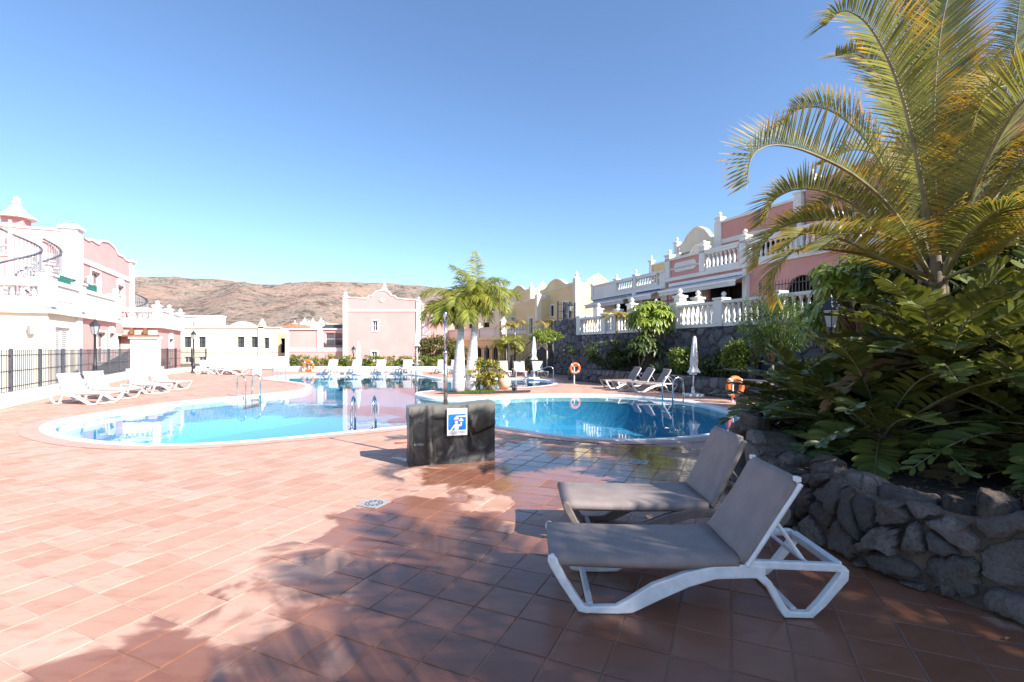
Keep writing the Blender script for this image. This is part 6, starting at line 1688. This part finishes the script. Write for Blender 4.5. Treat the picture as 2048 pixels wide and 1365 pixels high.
# ---------------------------------------------------------------- big triangle palm in the foreground bed
PB = at(1868, 540, 5.3)
TP = thing('triangle_palm', 'large arching palm with orange tipped leaflets at right', 'palm', (PB.x, PB.y, 0.5), 0)
b0 = Vector((PB.x, PB.y, 0.5))
m = MB(); m.tube([(0,0,0), (0.02,0,0.8), (0,0,1.5), (0.0,0,PB.z-0.55)], [0.13, 0.12, 0.11, 0.09], 10); m.build('trunk', M['bark'], TP, True)
m = MB()
for a_ in (0, 2.1, 4.2):
    m.tube([(0.09*cos(a_), 0.09*sin(a_), 1.2), (0.08*cos(a_), 0.08*sin(a_), PB.z-0.5), (0.12*cos(a_), 0.12*sin(a_), PB.z-0.15)], [0.07, 0.06, 0.035], 8)
m.build('leaf_sheath', M['sheath'], TP, True)
def tf(ctrl, mat='tri_leaf', nl=78, ll=0.55, lw_=0.017, vee=0.75, fwd=0.5, droop=0.10, upv=None, start=0.2, rad=0.032):
    c_ = [at(u_, v_, d_) - b0 for u_, v_, d_ in ctrl]
    addfrond(TP, frond(c_, nl, ll, lw_, vee, fwd, droop, rng, start, 4, rad, None, upv), mat)
tf([(1862,560,5.25),(1795,436,4.85),(1718,359,4.45),(1627,309,4.05),(1559,291,3.8),(1515,302,3.65),(1498,330,3.6),(1496,366,3.6)], ll=0.48, vee=0.95, fwd=0.35, droop=0.02)
tf([(1856,560,5.4),(1800,480,5.6),(1745,450,5.75),(1654,440,5.9),(1570,452,6.0),(1525,492,6.0),(1515,530,6.0)], 'tri_dry', ll=0.48, vee=0.55, droop=0.2)
tf([(1850,560,5.2),(1790,530,5.0),(1718,508,4.85),(1627,498,4.75),(1573,513,4.7),(1547,560,4.7),(1555,600,4.7)], 'tri_dry', ll=0.36, vee=0.35, droop=0.35)
tf([(1872,545,5.3),(1850,400,5.4),(1820,290,5.5),(1785,205,5.5),(1755,140,5.35),(1715,110,5.2),(1672,112,5.1)], ll=0.50, vee=0.5, fwd=0.6, droop=0.12, nl=86)
tf([(1875,545,5.35),(1845,360,5.7),(1818,200,6.0),(1798,60,6.2),(1790,-60,6.3),(1740,-160,6.2)], ll=0.60, vee=0.45, fwd=0.7, droop=0.06, nl=92)
tf([(1878,545,5.3),(1868,360,5.2),(1868,200,5.1),(1885,40,5.0),(1925,-100,4.9)], ll=0.66, vee=0.5, fwd=0.8, droop=0.08, nl=88)
tf([(1885,550,5.2),(1935,420,4.9),(1990,290,4.6),(2060,190,4.3),(2160,150,4.0),(2260,180,3.8)], ll=0.62, vee=0.6, fwd=0.5, droop=0.1)
tf([(2210,420,5.0),(2130,240,4.8),(2060,178,4.7),(1998,176,4.6),(1962,210,4.55),(1948,262,4.55)], 'tri_dry', ll=0.5, vee=0.8, fwd=0.4, droop=0.1, nl=76)
tf([(1885,555,5.4),(1960,440,5.6),(2040,330,5.8),(2130,260,6.0),(2230,260,6.2)], ll=0.66, vee=0.4, fwd=0.5, droop=0.25)
tf([(1885,560,5.2),(1985,512,4.9),(2060,450,4.6),(2170,430,4.3)], 'tri_dry', ll=0.45, vee=0.5, droop=0.3)
tf([(1880,550,5.6),(1900,380,6.2),(1935,230,6.7),(1990,120,7.0),(2070,60,7.1)], ll=0.62, vee=0.4, fwd=0.6, droop=0.15)
tf([(1870,550,5.6),(1830,430,6.1),(1780,330,6.6),(1710,300,6.9),(1640,330,7.0)], 'tri_dry', ll=0.5, vee=0.5, fwd=0.5, droop=0.2)
tf([(1866,560,5.1),(1820,500,4.7),(1760,470,4.4),(1690,470,4.2),(1640,500,4.1)], ll=0.42, vee=0.5, droop=0.25, nl=64)
tf([(1880,550,5.5),(1905,420,5.9),(1925,300,6.2),(1930,180,6.4),(1905,80,6.5),(1850,30,6.5)], ll=0.6, vee=0.4, fwd=0.6, droop=0.2)
tf([(1890,550,5.0),(1940,470,4.6),(2000,420,4.3),(2080,410,4.1)], ll=0.55, vee=0.4, fwd=0.5, droop=0.45)
tf([(1875,550,5.5),(1850,440,5.9),(1800,370,6.2),(1740,350,6.4),(1680,380,6.5),(1650,420,6.5)], ll=0.5, vee=0.4, fwd=0.5, droop=0.3)
tf([(1885,545,5.6),(1950,380,6.1),(2010,240,6.5),(2050,100,6.8),(2070,-40,7.0)], ll=0.66, vee=0.45, fwd=0.6, droop=0.2)
tf([(1865,550,5.6),(1800,400,6.0),(1730,280,6.3),(1660,222,6.5),(1600,218,6.6),(1562,252,6.6)], ll=0.55, vee=0.5, fwd=0.5, droop=0.15)
tf([(1865,550,5.3),(1780,470,5.2),(1690,400,5.1),(1610,378,5.0),(1552,398,5.0),(1528,446,5.0)], ll=0.50, vee=0.6, fwd=0.45, droop=0.1)
tf([(1860,555,5.1),(1770,520,4.7),(1680,478,4.4),(1610,468,4.25),(1565,500,4.2)], 'tri_dry', ll=0.40, vee=0.5, droop=0.2)
tf([(1872,545,5.3),(1840,350,5.0),(1800,180,4.8),(1745,62,4.7),(1690,22,4.6),(1650,52,4.6)], ll=0.55, vee=0.5, fwd=0.55, droop=0.12)
tf([(1880,545,5.4),(1885,350,5.6),(1868,150,5.8),(1845,0,6.0),(1800,-100,6.1)], ll=0.62, vee=0.5, fwd=0.7, droop=0.1)
tf([(1890,550,5.2),(1950,410,5.0),(2005,310,4.9),(2060,280,4.8),(2120,300,4.7)], ll=0.62, vee=0.3, fwd=0.4, droop=0.5)
tf([(1890,550,5.6),(1970,330,6.0),(2020,150,6.3),(2040,0,6.5)], ll=0.66, vee=0.4, fwd=0.6, droop=0.2)
tf([(1868,550,5.6),(1815,470,6.0),(1750,410,6.4),(1680,400,6.7),(1610,430,6.9),(1580,470,6.9)], 'tri_dry', ll=0.50, vee=0.5, droop=0.2)
# second trunk crown at the right edge (same clump, off to the right)
def offpalm(name, label, base, h, n, L, seed, spread=(0.5, 1.35)):
    rr = random.Random(seed)
    t = thing(name, label, 'palm', base)
    m = MB(); m.tube([(0,0,0), (0.03,0,h*0.5), (0,0,h)], [0.16, 0.14, 0.12], 10); m.build('trunk', M['bark'], t, True)
    for k in range(n):
        az = 2*pi*k/n*1.37 + rr.uniform(-.2, .2)
        addfrond(t, frond(arc((0,0,h), az, rr.uniform(*spread), rr.uniform(-0.9, 0.1), L*rr.uniform(.85, 1.1), 10), 32, 0.6, 0.038, 0.5, 0.5, 0.15, rr, 0.18, 3, 0.03), 'tri_leaf')
    return t
offpalm('triangle_palm', 'orange tipped palm leaning in at the upper right picture corner', (7.3, 5.6, 0.5), 3.0, 13, 2.5, 5)
offpalm('triangle_palm', 'palm outside the right picture edge shading the near deck', (6.05, -1.9, 0.5), 3.7, 26, 2.5, 9, (0.3, 1.3))
offpalm('triangle_palm', 'palm outside the picture right of the camera', (6.3, 0.25, 0.5), 3.0, 12, 2.1, 10, (0.3, 1.3))
for k, (x, y, z, r_) in enumerate(((5.9, -1.9, 3.6, 1.5), (8.4, 1.4, 3.6, 1.2), (6.4, 2.4, 2.1, 1.1))):
    shrub('shade_tree', 'leafy tree standing outside the right picture edge, ' + ('nearest the camera', 'tallest of its row', 'closest to the boulder wall')[k], 'tree', (x, y, 0.5), (x, y, z), (r_, r_, r_*0.75), 'bush', rng, 170, 36, 0.45, 0.24, 0.1, None, 8, 0.08)
# ---------------------------------------------------------------- cycads (broad leaflets) filling the bed
def cycad(label, c, n, L, rng, seed_az=0.0, e=(-0.05, 1.45), ll=0.18, lw_=0.070):
    t = thing('cycad', label, 'cycad', c, 0, 'cycads in the foreground bed')
    m = MB(); m.lathe([(0.14,0),(0.16,0.12),(0.12,0.24),(0.03,0.28)], (0,0,0), 9); m.build('stem', M['bark'], t)
    for k in range(n):
        az = seed_az + k*2.39996; f = k/n
        e0 = e[1] - (e[1]-e[0])*f**0.8 + rng.uniform(-.1, .1)
        l = L*rng.uniform(0.8, 1.12)
        fr = broad(arc((0.05*cos(az), 0.05*sin(az), 0.2), az, e0, e0 - rng.uniform(0.5, 1.25), l, 8, rng.uniform(-.3, .3)), 9, ll, lw_, rng)
        addfrond(t, fr, 'dry' if k > n*0.8 and rng.random() < 0.3 else 'cycad')
    return t
cy = [(4.05, 6.4, 0, 'cycad at the left end of the bed, nearest the pool', 42, 1.25), (3.75, 4.9, 0, 'cycad in the bed directly above the boulder wall bend', 36, 1.3), (5.0, 5.3, 0.5, 'cycad around the foot of the large palm', 40, 1.55),
      (4.6, 4.1, 0.1, 'cycad in the middle of the bed at right', 38, 1.4), (5.7, 4.5, 0.3, 'cycad at the right picture edge', 38, 1.5), (5.2, 6.9, 0.1, 'cycad at the back of the bed behind the palm', 40, 1.4), (6.4, 6.0, 0.7, 'tall cycad at the back right of the bed', 38, 1.6), (5.0, 2.9, 0, 'cycad mostly outside the lower right picture edge', 28, 1.2),
      (4.2, 4.7, 0.75, 'cycad hiding the trunk of the large palm', 36, 1.15), (4.3, 5.7, 0.1, 'upright cycad between the lantern and the large palm', 36, 1.2), (5.6, 5.2, 0.9, 'highest cycad right beside the large palm trunk', 34, 1.5)]
for k, (x, y, zr, lb, n, L) in enumerate(cy):
    t = cycad(lb, (x, y, 0.5 + zr), n, L, rng, k*1.1)
    if zr:
        m = MB(); m.tube([(0,0,-zr), (0.02,0,-zr*0.5), (0,0,0.05)], [0.10, 0.09, 0.12], 8); m.build('trunk', M['bark'], t, True)
# dry fern tuft hanging over the wall at right
q = Vector((3.95, 3.3, 0.5)); t = thing('dry_fern', 'dry brown fern tuft hanging over the boulder wall at right', 'fern', q); m = MB()
for _ in range(70):
    az = rng.uniform(1.6, 5.2); pts = arc((rng.uniform(-.25,.25), rng.uniform(-.3,.3), 0.0), az, rng.uniform(0.6, 1.3), rng.uniform(-1.2, -0.2), rng.uniform(0.25, 0.5), 5)
    for j in range(1, 6):
        for s_ in (-1, 1): leaf(m, pts[j], Vector((cos(az + s_*1.1), sin(az + s_*1.1), -0.3)).normalized(), UP, 0.07, 0.018)
    m.tube(pts, 0.003, 3)
m.build('fronds', M['dry'], t)
# leaf litter on the bed
m = MB()
for _ in range(1500):
    x, y = rng.uniform(2.8, 6), rng.uniform(2.4, 7.5); q = Vector((x, y, 0))
    if inside(q, bp_): leaf(m, Vector((x, y, 0.51)), Vector((rng.uniform(-1,1), rng.uniform(-1,1), rng.uniform(-.1,.3))).normalized(), UP, rng.uniform(0.04, 0.12), 0.025)
tag(m.build('leaf_litter', M['dry']), 'dry brown leaf litter on the foreground bed', 'leaves', None, 'stuff')
q = at(1455, 445, 30); shrub('roof_plant', 'small green plant on the pink roof parapet', 'plant', (q.x, q.y, 8.5), (q.x, q.y, 9.1), (0.45, 0.4, 0.4), 'lime', rng, 16, 24, 0.2, 0.2, 0.08)
# a few fallen leaves on the tiles by the boulder wall
m = MB()
for _ in range(70):
    s_ = rng.uniform(1.5, PLEN - 3); p, n_ = onplw(s_); q = p + n_ * (0.12 + abs(rng.gauss(0, 0.45))); leaf(m, Vector((q.x, q.y, 0.008)), Vector((rng.uniform(-1,1), rng.uniform(-1,1), rng.uniform(0,.25))).normalized(), UP, rng.uniform(0.03, 0.08), 0.02)
tag(m.build('fallen_leaves', M['dry']), 'few dry leaves fallen on the tiles beside the boulder wall', 'leaves', None, 'stuff')
